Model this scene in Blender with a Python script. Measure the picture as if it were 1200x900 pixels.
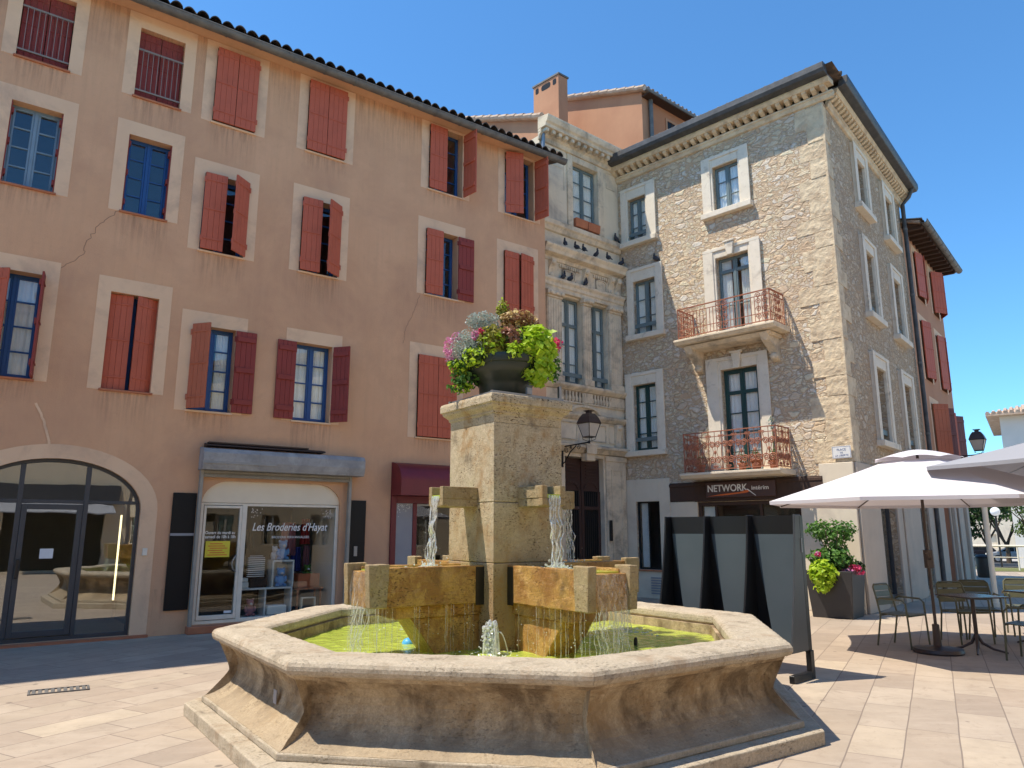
import bpy, bmesh, math, random
from mathutils import Matrix, Vector, noise as mnoise
R = math.radians
scene = bpy.context.scene
for o in list(bpy.data.objects): bpy.data.objects.remove(o)
C = scene.collection

# ---------------------------------------------------------------- camera
cam = bpy.data.cameras.new('camera'); camo = bpy.data.objects.new('camera', cam); C.objects.link(camo)
camo.location = (0, 0, 1.6); camo.rotation_euler = (R(90 + 11.3), 0, 0)
cam.sensor_fit = 'HORIZONTAL'; cam.sensor_width = 36; cam.lens = 36 * 860 / 1200.0
cam.clip_start = 0.05; cam.clip_end = 2000
scene.camera = camo
# ---------------------------------------------------------------- sky and sun
SUN_EL, TRAVEL = 64.0, 6.8          # elevation; direction the light travels over the ground (deg from +X)
hx, hy = math.cos(R(TRAVEL)), math.sin(R(TRAVEL))
world = bpy.data.worlds.new('World'); scene.world = world; world.use_nodes = True
wn = world.node_tree; bg = wn.nodes['Background']
sky = wn.nodes.new('ShaderNodeTexSky'); sky.sky_type = 'NISHITA'; sky.sun_disc = False
sky.sun_elevation = R(SUN_EL); sky.sun_rotation = math.atan2(-hx, -hy)
sky.air_density = 1.0; sky.dust_density = 0.0; sky.ozone_density = 4.0; sky.altitude = 0
tint = wn.nodes.new('ShaderNodeMix'); tint.data_type = 'RGBA'; tint.blend_type = 'MULTIPLY'; tint.inputs[0].default_value = 1
tint.inputs[7].default_value = (.53, .88, 1.05, 1)      # clean, deep summer blue
wn.links.new(sky.outputs[0], tint.inputs[6]); wn.links.new(tint.outputs[2], bg.inputs[0]); bg.inputs[1].default_value = 0.106
sl = bpy.data.lights.new('sun', 'SUN'); sl.energy = 3.0; sl.angle = R(0.55); sl.color = (1.0, 0.92, 0.79)
so = bpy.data.objects.new('sun', sl); C.objects.link(so); so.location = (-8, 0, 30)
ldir = Vector((hx * math.cos(R(SUN_EL)), hy * math.cos(R(SUN_EL)), -math.sin(R(SUN_EL))))
so.rotation_euler = ldir.to_track_quat('-Z', 'Y').to_euler()
scene.view_settings.view_transform = 'Standard'; scene.view_settings.look = 'None'
scene.view_settings.exposure = 1.08; scene.view_settings.gamma = 1
scene.view_settings.use_curve_mapping = False

# ---------------------------------------------------------------- helpers
class MB:
    def __init__(s): s.v = []; s.f = []
    def add(s, vs, fs):
        b = len(s.v); s.v += [tuple(p) for p in vs]; s.f += [tuple(b + i for i in f) for f in fs]
        return s
    def quad(s, a, b, c, d): return s.add([a, b, c, d], [(0, 1, 2, 3)])
    def box(s, x0, x1, y0, y1, z0, z1):
        return s.add([(x0,y0,z0),(x1,y0,z0),(x1,y1,z0),(x0,y1,z0),(x0,y0,z1),(x1,y0,z1),(x1,y1,z1),(x0,y1,z1)],
                     [(0,3,2,1),(4,5,6,7),(0,1,5,4),(1,2,6,5),(2,3,7,6),(3,0,4,7)])
    def prism(s, poly, y0, y1):
        n = len(poly); vs = [(x, y0, z) for x, z in poly] + [(x, y1, z) for x, z in poly]
        return s.add(vs, [tuple(range(n)), tuple(range(2*n-1, n-1, -1))] + [(i, n+i, n+(i+1) % n, (i+1) % n) for i in range(n)])
    def vprism(s, poly, z0, z1, z1s=None):
        n = len(poly); tops = z1s or [z1]*n
        vs = [(x, y, z0) for x, y in poly] + [(x, y, t) for (x, y), t in zip(poly, tops)]
        return s.add(vs, [tuple(range(n-1, -1, -1)), tuple(range(n, 2*n))] + [(i, (i+1) % n, n+(i+1) % n, n+i) for i in range(n)])
    def profx(s, prof, x0, x1):      # profile in (y,z) swept along x
        n = len(prof); vs = [(x0, y, z) for y, z in prof] + [(x1, y, z) for y, z in prof]
        return s.add(vs, [tuple(range(n)), tuple(range(2*n-1, n-1, -1))] + [(i, n+i, n+(i+1) % n, (i+1) % n) for i in range(n)])
    def tube(s, pts, r, n=8, caps=True):
        pts = [Vector(p) for p in pts]; rings = []
        rs = r if isinstance(r, (list, tuple)) else [r]*len(pts)
        up = None
        for i, p in enumerate(pts):
            t = (pts[min(i+1, len(pts)-1)] - pts[max(i-1, 0)])
            if t.length < 1e-9: t = Vector((0, 0, 1))
            t.normalize()
            if up is None: up = Vector((0, 0, 1)) if abs(t.z) < .9 else Vector((1, 0, 0))
            a = t.cross(up); 
            if a.length < 1e-5: a = t.orthogonal()
            a.normalize(); b = t.cross(a).normalized(); up = a.cross(t) if abs(t.z) >= .0 else up
            rings.append([p + (a*math.cos(2*math.pi*k/n) + b*math.sin(2*math.pi*k/n))*rs[i] for k in range(n)])
        vs = [v for rg in rings for v in rg]; fs = []
        for i in range(len(pts)-1):
            for k in range(n):
                fs.append((i*n+k, i*n+(k+1) % n, (i+1)*n+(k+1) % n, (i+1)*n+k))
        if caps: fs += [tuple(range(n-1, -1, -1)), tuple((len(pts)-1)*n+k for k in range(n))]
        return s.add(vs, fs)
    def lathe(s, prof, c=(0,0,0), n=24, caps=True):   # prof list of (r,z)
        vs = []; fs = []
        for r, z in prof:
            for k in range(n):
                a = 2*math.pi*k/n; vs.append((c[0]+r*math.cos(a), c[1]+r*math.sin(a), c[2]+z))
        for i in range(len(prof)-1):
            for k in range(n): fs.append((i*n+k, i*n+(k+1) % n, (i+1)*n+(k+1) % n, (i+1)*n+k))
        if caps: fs += [tuple(range(n-1, -1, -1)), tuple((len(prof)-1)*n+k for k in range(n))]
        return s.add(vs, fs)
    def ball(s, c, r, n=10, m=7):
        rx, ry, rz = r if isinstance(r, (tuple, list)) else (r, r, r)
        vs = [(c[0], c[1], c[2]-rz)]
        for i in range(1, m):
            t = -math.pi/2 + math.pi*i/m
            for k in range(n):
                a = 2*math.pi*k/n; vs.append((c[0]+rx*math.cos(t)*math.cos(a), c[1]+ry*math.cos(t)*math.sin(a), c[2]+rz*math.sin(t)))
        vs.append((c[0], c[1], c[2]+rz)); fs = []
        for k in range(n): fs.append((0, 1+(k+1) % n, 1+k)); fs.append((len(vs)-1, 1+(m-2)*n+k, 1+(m-2)*n+(k+1) % n))
        for i in range(m-2):
            for k in range(n): fs.append((1+i*n+k, 1+i*n+(k+1) % n, 1+(i+1)*n+(k+1) % n, 1+(i+1)*n+k))
        return s.add(vs, fs)
    def xf(s, M): s.v = [tuple(M @ Vector(p)) for p in s.v]; return s
    def build(s, name, mat, parent=None, M=None, smooth=False, bevel=0, seg=1):
        me = bpy.data.meshes.new(name); me.from_pydata(s.v, [], s.f); me.validate()
        bm = bmesh.new(); bm.from_mesh(me)
        if not getattr(s, 'nonorm', False): bmesh.ops.recalc_face_normals(bm, faces=bm.faces)
        bm.to_mesh(me); bm.free()
        me.materials.append(mat)
        if smooth:
            me.polygons.foreach_set('use_smooth', [True]*len(me.polygons))
            me.set_sharp_from_angle(angle=R(40))
        o = bpy.data.objects.new(name, me); C.objects.link(o)
        if parent is not None: o.parent = parent
        if M is not None: o.matrix_local = M
        if bevel:
            b = o.modifiers.new('bevel', 'BEVEL'); b.width = bevel; b.segments = seg; b.limit_method = 'ANGLE'; b.angle_limit = R(35)
        return o

def frame(P, X):
    X = Vector((X[0], X[1], 0)).normalized(); Z = Vector((0, 0, 1)); Y = Z.cross(X)
    return Matrix(((X.x, Y.x, 0, P[0]), (X.y, Y.y, 0, P[1]), (0, 0, 1, P[2] if len(P) > 2 else 0), (0, 0, 0, 1)))
def tag(o, label=None, cat=None, group=None, kind=None):
    if label: o['label'] = label
    if cat: o['category'] = cat
    if group: o['group'] = group
    if kind: o['kind'] = kind
    return o
def thing(name, label, cat, M=None, group=None):
    o = bpy.data.objects.new(name, None); C.objects.link(o); o.empty_display_size = .2
    if M is not None: o.matrix_world = M
    return tag(o, label, cat, group)
def T(x, y, z=0, rz=0, s=1): return Matrix.Translation((x, y, z)) @ Matrix.Rotation(rz, 4, 'Z') @ Matrix.Scale(s, 4)
def copy_tree(o, parent=None):
    c = o.copy(); C.objects.link(c)
    if parent is not None: c.parent = parent
    for ch in list(o.children): copy_tree(ch, c)
    return c
def weather(o, lv=4, st=.01, sc=.1):
    """chipped, uneven stone: real displacement of the surface"""
    m = o.modifiers.new('cuts', 'SUBSURF'); m.subdivision_type = 'SIMPLE'; m.levels = lv; m.render_levels = lv
    key = 'wear%.3f' % sc; t = bpy.data.textures.get(key) or bpy.data.textures.new(key, 'CLOUDS'); t.noise_scale = sc; t.noise_depth = 4
    d = o.modifiers.new('wear', 'DISPLACE'); d.texture = t; d.texture_coords = 'LOCAL'; d.strength = st; d.mid_level = .5
    return o
def text_obj(txt, size, mat, parent, M, name='lettering', ext=.002, shear=0, align='LEFT', sx=1, bold=0):
    cu = bpy.data.curves.new('t', 'FONT'); cu.body = txt; cu.size = size; cu.extrude = ext; cu.shear = shear; cu.align_x = align; cu.offset = bold
    to = bpy.data.objects.new('t', cu); C.objects.link(to); bpy.context.view_layer.update()
    me = bpy.data.meshes.new_from_object(to.evaluated_get(bpy.context.evaluated_depsgraph_get()))
    bpy.data.objects.remove(to)
    # text lies in XY -> stand it in XZ facing -Y
    me.transform(Matrix.Rotation(R(90), 4, 'X') @ Matrix.Diagonal((sx, 1, 1, 1)))
    me.materials.clear(); me.materials.append(mat)
    o = bpy.data.objects.new(name, me); C.objects.link(o); o.parent = parent; o.matrix_local = M
    return o

# ---------------------------------------------------------------- materials
def newmat(name):
    m = bpy.data.materials.new(name); m.use_nodes = True
    nt = m.node_tree; return m, nt, nt.nodes, nt.links, nt.nodes['Principled BSDF']
def coords(nt, scale=(1,1,1), rot=(0,0,0), src='Object'):
    tc = nt.nodes.new('ShaderNodeTexCoord'); mp = nt.nodes.new('ShaderNodeMapping')
    mp.inputs['Scale'].default_value = scale; mp.inputs['Rotation'].default_value = rot
    nt.links.new(tc.outputs[src], mp.inputs[0]); return mp.outputs[0]
def nz(nt, vec, scale, detail=5, rough=.6, dist=0):
    n = nt.nodes.new('ShaderNodeTexNoise'); n.inputs['Scale'].default_value = scale; n.inputs['Detail'].default_value = detail
    n.inputs['Roughness'].default_value = rough; n.inputs['Distortion'].default_value = dist
    nt.links.new(vec, n.inputs['Vector']); return n.outputs['Fac']
def ramp(nt, fac, stops):
    r = nt.nodes.new('ShaderNodeValToRGB'); el = r.color_ramp.elements
    while len(el) < len(stops): el.new(.5)
    for e, (p, c) in zip(el, stops): e.position = p; e.color = (*c, 1) if len(c) == 3 else c
    nt.links.new(fac, r.inputs[0]); return r.outputs[0]
def mixc(nt, fac, a, b, mode='MIX'):
    m = nt.nodes.new('ShaderNodeMix'); m.data_type = 'RGBA'; m.blend_type = mode
    for i, x in ((0, fac), (6, a), (7, b)):
        if hasattr(x, 'links'): nt.links.new(x, m.inputs[i])
        elif i == 0: m.inputs[0].default_value = x
        else: m.inputs[i].default_value = (*x, 1)
    return m.outputs[2]
def math_(nt, op, a, b=0.5, c=None):
    m = nt.nodes.new('ShaderNodeMath'); m.operation = op
    for i, x in enumerate((a, b, c)):
        if x is None: continue
        if hasattr(x, 'links'): nt.links.new(x, m.inputs[i])
        else: m.inputs[i].default_value = x
    return m.outputs[0]
def bump(nt, h, p, strength=.4, dist=.01, prev=None):
    b = nt.nodes.new('ShaderNodeBump'); b.inputs['Strength'].default_value = strength; b.inputs['Distance'].default_value = dist
    nt.links.new(h, b.inputs['Height'])
    if prev is not None: nt.links.new(prev, b.inputs['Normal'])
    nt.links.new(b.outputs[0], p.inputs['Normal']); return b.outputs[0]
def surf(name, c1, c2, scale=3, rough=.8, bs=20, bstr=.3, bdist=.01, stain=None, sscale=.8, slo=.5, shi=.75, streak=0, metal=0, spec=.3, grime=None):
    m, nt, N, L, p = newmat(name); co = coords(nt)
    col = mixc(nt, ramp(nt, nz(nt, co, scale, 6), [(.35, (0,0,0)), (.65, (1,1,1))]), c1, c2)
    if stain is not None:
        col = mixc(nt, ramp(nt, nz(nt, co, sscale, 7, .65, .4), [(slo, (0,0,0)), (shi, (1,1,1))]), col, stain)
    if streak:
        cs = coords(nt, (5, 5, .35)); k = tuple(x*(1-streak) for x in c1)
        col = mixc(nt, ramp(nt, nz(nt, cs, 2.0, 5), [(.48, (0,0,0)), (.75, (.8,.8,.8))]), col, k)
    if grime is not None:
        col = mixc(nt, ramp(nt, nz(nt, co, 9, 8, .75), [(.55, (0,0,0)), (.8, (.8,.8,.8))]), col, grime)
    L.new(col, p.inputs['Base Color']); p.inputs['Roughness'].default_value = rough; p.inputs['Metallic'].default_value = metal
    p.inputs['Specular IOR Level'].default_value = spec
    if bstr: bump(nt, nz(nt, co, bs, 8, .7), p, bstr, bdist)
    return m
def plain(name, c, rough=.5, metal=0, spec=.5, var=.12):
    return surf(name, c, tuple(x*(1-var) for x in c), 6, rough, 40, .08, .002, metal=metal, spec=spec)
def glassmat(name, tint=(.75,.8,.8), rough=.0, refl=1.5, dark=0):
    m, nt, N, L, p = newmat(name); N.remove(p); out = N['Material Output']
    tr = N.new('ShaderNodeBsdfTransparent'); tr.inputs[0].default_value = (*tint, 1)
    gl = N.new('ShaderNodeBsdfGlossy'); gl.inputs['Roughness'].default_value = rough; gl.inputs[0].default_value = (.95,.97,1,1)
    lw = N.new('ShaderNodeLayerWeight'); lw.inputs[0].default_value = .5
    fac = math_(nt, 'MULTIPLY_ADD', math_(nt, 'POWER', lw.outputs['Facing'], 4.5), .85, .035+dark); fac = math_(nt, 'MINIMUM', fac, 1.0)
    # old panes are never quite flat
    b = N.new('ShaderNodeBump'); b.inputs['Strength'].default_value = .05; b.inputs['Distance'].default_value = .02
    L.new(nz(nt, coords(nt), 1.3, 2), b.inputs['Height']); L.new(b.outputs[0], gl.inputs['Normal'])
    mx = N.new('ShaderNodeMixShader'); L.new(fac, mx.inputs[0]); L.new(tr.outputs[0], mx.inputs[1]); L.new(gl.outputs[0], mx.inputs[2])
    L.new(mx.outputs[0], out.inputs[0]); return m

def rubble(name, flat=False):
    m, nt, N, L, p = newmat(name)
    co = coords(nt, (1, 1, 1.7))
    nvec = N.new('ShaderNodeTexNoise'); nvec.inputs['Scale'].default_value = 3.2; nvec.inputs['Detail'].default_value = 6; L.new(co, nvec.inputs['Vector'])
    va = N.new('ShaderNodeVectorMath'); va.operation = 'MULTIPLY_ADD'; va.inputs[1].default_value = (.36,.36,.36)
    L.new(nvec.outputs['Color'], va.inputs[0]); L.new(co, va.inputs[2])
    def vor(scale, feat):
        v = N.new('ShaderNodeTexVoronoi'); v.feature = feat; v.inputs['Scale'].default_value = scale; v.inputs['Randomness'].default_value = 1
        L.new(va.outputs[0], v.inputs['Vector']); return v
    e1 = vor(4.6, 'DISTANCE_TO_EDGE').outputs['Distance']; c1 = vor(4.6, 'F1').outputs['Color']
    e2 = vor(9.0, 'DISTANCE_TO_EDGE').outputs['Distance']; c2 = vor(9.0, 'F1').outputs['Color']
    sep = N.new('ShaderNodeSeparateColor'); L.new(c1, sep.inputs[0])
    big = math_(nt, 'GREATER_THAN', sep.outputs[2], .55)
    edge = N.new('ShaderNodeMix'); edge.data_type = 'FLOAT'; L.new(big, edge.inputs[0])
    L.new(math_(nt, 'MULTIPLY', e2, 1.6), edge.inputs[2]); L.new(e1, edge.inputs[3])
    rnd = mixc(nt, big, c2, c1); s2 = N.new('ShaderNodeSeparateColor'); L.new(rnd, s2.inputs[0])
    K = 1.0 if flat else 1.30  # sunlit front stones coloured brighter than the copy for the shaded side
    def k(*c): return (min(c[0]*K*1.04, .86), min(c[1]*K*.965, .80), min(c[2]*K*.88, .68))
    stone = ramp(nt, s2.outputs[0], [(0, k(.56,.45,.32)), (.18, k(.68,.60,.47)), (.36, k(.50,.40,.29)), (.55, k(.76,.71,.60)), (.72, k(.50,.44,.36)), (.86, k(.72,.64,.50)), (1, k(.54,.42,.29))])
    stone = mixc(nt, ramp(nt, nz(nt, co, 16, 10, .75), [(.38, (0,0,0)), (.70, (.7,.7,.7))]), stone, k(.36,.28,.20))
    mort = mixc(nt, nz(nt, co, 6, 8), k(.44,.345,.255), k(.42,.325,.225))
    wide = nz(nt, coords(nt), .8, 4)
    th = math_(nt, 'MULTIPLY_ADD', wide, .34 if flat else .34, -.09 if flat else -.10)
    d = math_(nt, 'SUBTRACT', edge.outputs[0], th)
    d = math_(nt, 'ADD', d, math_(nt, 'MULTIPLY_ADD', nz(nt, co, 13, 8, .7), .12, -.06))
    fac = N.new('ShaderNodeMapRange'); fac.inputs[1].default_value = -.01; fac.inputs[2].default_value = .035; L.new(d, fac.inputs[0])
    col = mixc(nt, fac.outputs[0], mort, stone)
    col = mixc(nt, ramp(nt, nz(nt, coords(nt), .7, 8, .65), [(.47, (0,0,0)), (.68, (.6,.6,.6))]), col, k(.40,.31,.235))
    L.new(col, p.inputs['Base Color']); p.inputs['Roughness'].default_value = .92; p.inputs['Specular IOR Level'].default_value = .15
    h = N.new('ShaderNodeMapRange'); h.interpolation_type = 'SMOOTHSTEP'; h.inputs[1].default_value = -.04; h.inputs[2].default_value = .12; L.new(d, h.inputs[0])
    hh = math_(nt, 'MULTIPLY', math_(nt, 'MULTIPLY_ADD', s2.outputs[1], .6, .6), h.outputs[0])
    hh = math_(nt, 'ADD', hh, math_(nt, 'MULTIPLY', nz(nt, co, 10, 12, .75), 1.1))
    bump(nt, hh, p, .8, .040 if not flat else .028)
    return m

def woodgrain(name, c, c2, rough=.6):
    m, nt, N, L, p = newmat(name); co = coords(nt, (14, 14, .9))
    col = mixc(nt, nz(nt, co, 2.0, 5), c, c2)
    col = mixc(nt, ramp(nt, nz(nt, coords(nt), 3.0, 6), [(.5, (0,0,0)), (.8, (.5,.5,.5))]), col, tuple(x*.55 for x in c))
    L.new(col, p.inputs['Base Color']); p.inputs['Roughness'].default_value = rough; p.inputs['Specular IOR Level'].default_value = .3
    bump(nt, nz(nt, co, 3, 5), p, .2, .004); return m

def paving():
    m, nt, N, L, p = newmat('paving_stone')
    co = coords(nt, rot=(0, 0, R(-60.5)))
    dn = N.new('ShaderNodeTexNoise'); dn.inputs['Scale'].default_value = 1.2; L.new(co, dn.inputs['Vector'])
    va = N.new('ShaderNodeVectorMath'); va.operation = 'MULTIPLY_ADD'; va.inputs[1].default_value = (.02,.02,.0); L.new(dn.outputs['Color'], va.inputs[0]); L.new(co, va.inputs[2])
    def brick(bw, rh, mort, vec):
        b = N.new('ShaderNodeTexBrick'); b.offset = .43; b.squash = 1.45; b.squash_frequency = 3; b.inputs['Scale'].default_value = 1
        b.inputs['Brick Width'].default_value = bw; b.inputs['Row Height'].default_value = rh; b.inputs['Mortar Size'].default_value = mort
        b.inputs['Mortar Smooth'].default_value = .3; b.inputs['Bias'].default_value = 0
        b.inputs['Color1'].default_value = (0,0,0,1); b.inputs['Color2'].default_value = (1,1,1,1); b.inputs['Mortar'].default_value = (.5,.5,.5,1)
        L.new(vec, b.inputs['Vector']); return b
    b = brick(.90, .37, .006, va.outputs[0])
    tone = ramp(nt, b.outputs['Color'], [(0, (.395,.312,.23)), (.2, (.445,.35,.262)), (.42, (.385,.30,.225)), (.6, (.475,.385,.29)), (.8, (.35,.275,.21)), (1, (.53,.43,.31))])
    tone = mixc(nt, ramp(nt, nz(nt, co, 2.2, 7, .65), [(.4, (0,0,0)), (.72, (.55,.55,.55))]), tone, (.30,.235,.175))
    tone = mixc(nt, ramp(nt, nz(nt, coords(nt, (1,6,1), (0,0,R(-60.5))), 1.6, 6, .7), [(.5, (0,0,0)), (.8, (.45,.45,.45))]), tone, (.52,.43,.34))
    tone = mixc(nt, ramp(nt, nz(nt, co, 26, 6, .8), [(.58, (0,0,0)), (.8, (.5,.5,.5))]), tone, (.25,.19,.15))
    tone = mixc(nt, ramp(nt, nz(nt, co, .45, 5, .6), [(.5, (0,0,0)), (.72, (.45,.45,.45))]), tone, (.31,.25,.19))
    vs = N.new('ShaderNodeTexVoronoi'); vs.inputs['Scale'].default_value = 2.2; L.new(co, vs.inputs['Vector'])
    tone = mixc(nt, ramp(nt, vs.outputs['Distance'], [(.045, (.75,.75,.75)), (.07, (0,0,0))]), tone, (.13,.10,.085))
    tone = mixc(nt, ramp(nt, nz(nt, co, 5, 12, .8, .6), [(.53, (0,0,0)), (.66, (.55,.55,.55))]), tone, (.27,.205,.15))
    col = mixc(nt, b.outputs['Fac'], tone, (.23,.18,.14))
    L.new(col, p.inputs['Base Color']); p.inputs['Roughness'].default_value = .72; p.inputs['Specular IOR Level'].default_value = .3
    h = math_(nt, 'MULTIPLY_ADD', b.outputs['Fac'], -1.2, math_(nt, 'MULTIPLY', nz(nt, co, 30, 8, .7), .55))
    bump(nt, h, p, .4, .006); return m

def travertine(name, base, base2, rust, dark, rustlo=.5, pit=1.0, wet=False, darklo=.55, zst=None, zcol=None, rs=3.0):
    m, nt, N, L, p = newmat(name); co = coords(nt)
    col = mixc(nt, ramp(nt, nz(nt, co, 7, 10, .75), [(.38, (0,0,0)), (.62, (1,1,1))]), base, base2)
    r1 = ramp(nt, nz(nt, coords(nt, (1.2,1.2,.8)), rs, 12, .74), [(rustlo, (0,0,0)), (rustlo+.12, (.9,.9,.9))])
    col = mixc(nt, r1, col, rust)
    dk = ramp(nt, nz(nt, coords(nt, (1.2,1.2,.9), (0,0,.4)), 3.0, 10, .64, .3), [(darklo, (0,0,0)), (darklo+.15, (.9,.9,.9))])
    col = mixc(nt, dk, col, dark)
    if zst:
        sx = N.new('ShaderNodeSeparateXYZ'); L.new(co, sx.inputs[0])
        zz = math_(nt, 'ADD', sx.outputs[2], math_(nt, 'MULTIPLY_ADD', nz(nt, co, 4, 10, .72), .9*abs(zst[1]-zst[0])+.12, -.5*(.9*abs(zst[1]-zst[0])+.12)))
        mr = N.new('ShaderNodeMapRange'); mr.inputs[1].default_value = zst[0]; mr.inputs[2].default_value = zst[1]; mr.inputs[3].default_value = .85; mr.inputs[4].default_value = 0; L.new(zz, mr.inputs[0])
        col = mixc(nt, mr.outputs[0], col, zcol)
    col = mixc(nt, ramp(nt, nz(nt, co, 60, 6, .8), [(.40, (.55,.55,.55)), (.60, (0,0,0))]), col, tuple(x*.62 for x in base2))
    v1 = nz(nt, coords(nt, (1,1,2.2)), 42, 3); pits = ramp(nt, v1, [(.585, (0,0,0)), (.63, (1,1,1))])
    pitm = math_(nt, 'MULTIPLY', pits, ramp(nt, nz(nt, co, 3.3, 5), [(.42, (0,0,0)), (.58, (.9*pit,.9*pit,.9*pit))]))
    col = mixc(nt, pitm, col, tuple(x*.22 for x in rust))
    L.new(col, p.inputs['Base Color'])
    p.inputs['Roughness'].default_value = .30 if wet else .82; p.inputs['Specular IOR Level'].default_value = .45 if wet else .2
    h = math_(nt, 'MULTIPLY_ADD', pitm, -1.0, math_(nt, 'MULTIPLY', nz(nt, co, 18, 12, .8), 1.3))
    bump(nt, h, p, .8, .016); return m

M = {}
M['plaster'] = surf('pink_plaster', (.72,.42,.243), (.67,.382,.217), 1.1, .92, 45, .5, .009, stain=(.57,.32,.19), sscale=.45, slo=.43, shi=.66, streak=.12, grime=(.57,.33,.19))
M['plaster_band'] = surf('pale_plaster', (.82,.56,.355), (.77,.515,.325), 1.6, .92, 45, .3, .005, stain=(.50,.33,.23), sscale=1.2, slo=.5, shi=.8)
M['shutter'] = woodgrain('shutter_red', (.55,.135,.072), (.48,.112,.062))
M['shutter_dark'] = woodgrain('shutter_maroon', (.29,.052,.040), (.25,.044,.036))
M['shutter_rust'] = woodgrain('shutter_rust', (.50,.15,.075), (.43,.12,.06))
M['shutter_brown'] = woodgrain('shutter_brown', (.22,.085,.075), (.18,.07,.06))
M['blue'] = plain('blue_paint', (.018,.085,.26), .45)
M['blue_grey'] = plain('blue_grey_paint', (.15,.20,.205), .5)
M['blue_pale'] = plain('pale_blue_paint', (.20,.30,.38), .5)
M['green_dark'] = plain('dark_green_paint', (.012,.055,.050), .4)
M['grey_frame'] = plain('grey_frame', (.06,.062,.068), .4)
M['white_frame'] = plain('white_frame', (.86,.78,.64), .5)
M['white'] = plain('white_paint', (.78,.76,.72), .6)
M['cream_board'] = surf('cream_board', (.86,.75,.57), (.80,.69,.52), 2, .7, 30, .1, .003)
M['metal'] = plain('galvanised_metal', (.30,.31,.32), .45, .7)
M['rail_grey'] = plain('grey_rail_paint', (.27,.23,.20), .6)
M['zinc'] = surf('zinc_gutter', (.20,.19,.175), (.13,.125,.12), 5, .6, 30, .2, .004, metal=.3)
M['dark_gutter'] = surf('dark_gutter', (.11,.108,.108), (.07,.07,.071), 5, .5, 30, .1, .003, metal=.3)
M['shutter_box'] = surf('shutter_box_metal', (.36,.345,.33), (.27,.26,.25), 4, .7, 40, .4, .006, stain=(.48,.46,.44), sscale=2.5, grime=(.20,.18,.16))
M['slat_metal'] = surf('roller_slats', (.38,.34,.28), (.30,.27,.22), 4, .6, 30, .2, .004)
M['black_panel'] = plain('black_panel', (.010,.010,.011), .45, spec=.25)
M['glass'] = glassmat('window_glass', (.95,.97,.97), .0, 1.45, .03)
M['glass_shop'] = glassmat('shop_glass', (.90,.92,.91), .0, 1.45, .0)
M['glass_mirror'] = glassmat('reflecting_shop_glass', (.80,.82,.80), .0, 1.5, .16)
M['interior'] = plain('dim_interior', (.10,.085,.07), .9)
M['dark_room'] = plain('dark_room', (.035,.03,.028), .9)
M['interior_light'] = plain('pale_interior', (.42,.36,.26), .9)
M['curtain'] = surf('curtain_cloth', (.93,.91,.86), (.88,.86,.80), 3, .9, 8, .2, .01)
M['tile'] = surf('canal_tile', (.33,.20,.13), (.22,.15,.11), 5, .85, 30, .4, .01, stain=(.42,.33,.25), sscale=4, slo=.5, shi=.6, grime=(.07,.06,.055))
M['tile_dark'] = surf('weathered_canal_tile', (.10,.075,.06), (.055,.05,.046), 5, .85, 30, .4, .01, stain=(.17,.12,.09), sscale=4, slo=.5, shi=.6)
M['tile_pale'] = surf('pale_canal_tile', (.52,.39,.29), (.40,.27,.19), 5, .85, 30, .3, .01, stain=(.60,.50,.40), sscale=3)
M['orange_plaster'] = surf('orange_plaster', (.52,.27,.155), (.47,.235,.135), 1.2, .92, 40, .3, .006, stain=(.43,.21,.12), sscale=.6, streak=.08)
M['orange_deep'] = surf('deep_orange_plaster', (.52,.22,.11), (.46,.19,.095), 1.2, .92, 40, .3, .006, streak=.08)
M['limestone'] = surf('carved_limestone', (.80,.665,.48), (.71,.58,.41), 2.4, .88, 26, .45, .01, stain=(.37,.31,.235), sscale=1.7, slo=.48, shi=.66, streak=.18, grime=(.24,.19,.14))
M['limestone_wall'] = surf('limestone_ashlar', (.82,.70,.52), (.75,.63,.46), 1.5, .9, 26, .4, .008, stain=(.43,.37,.30), sscale=1.0, slo=.5, shi=.7, streak=.14)
M['white_surround'] = surf('whitened_surround', (.80,.71,.57), (.73,.64,.50), 3, .85, 30, .3, .006, stain=(.44,.37,.29), sscale=2.6, slo=.58, shi=.72, grime=(.45,.38,.30))
M['quoin'] = surf('quoin_limestone', (.76,.61,.41), (.66,.52,.34), 2.2, .88, 9, .9, .035, stain=(.54,.41,.27), sscale=3.2, slo=.46, shi=.62, grime=(.40,.30,.19))
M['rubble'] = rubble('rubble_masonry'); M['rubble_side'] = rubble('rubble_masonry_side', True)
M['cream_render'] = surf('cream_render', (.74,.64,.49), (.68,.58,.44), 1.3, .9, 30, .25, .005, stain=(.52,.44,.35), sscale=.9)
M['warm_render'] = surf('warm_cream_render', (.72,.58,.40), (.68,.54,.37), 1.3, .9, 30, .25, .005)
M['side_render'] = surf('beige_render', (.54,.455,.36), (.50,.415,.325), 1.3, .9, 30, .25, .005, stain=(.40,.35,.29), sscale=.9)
M['old_wood'] = woodgrain('old_wood', (.085,.048,.032), (.05,.03,.022), .75)
M['door_wood'] = woodgrain('door_wood', (.075,.038,.030), (.05,.026,.020), .5)
M['iron'] = plain('black_iron', (.02,.018,.017), .5, .3)
M['rust_iron'] = surf('rusty_iron', (.42,.17,.10), (.29,.11,.065), 14, .8, 60, .4, .003)
M['terracotta'] = surf('terracotta', (.50,.19,.095), (.42,.15,.075), 6, .8, 40, .2, .004)
M['burgundy'] = plain('burgundy_paint', (.17,.012,.018), .45)
M['burgundy_hood'] = plain('burgundy_hood', (.19,.014,.022), .4)
M['grey_panel'] = surf('grey_panel', (.32,.315,.325), (.29,.285,.30), 3, .5, 60, .1, .002)
M['sign_brown'] = plain('brown_signboard', (.085,.042,.034), .4)
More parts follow.
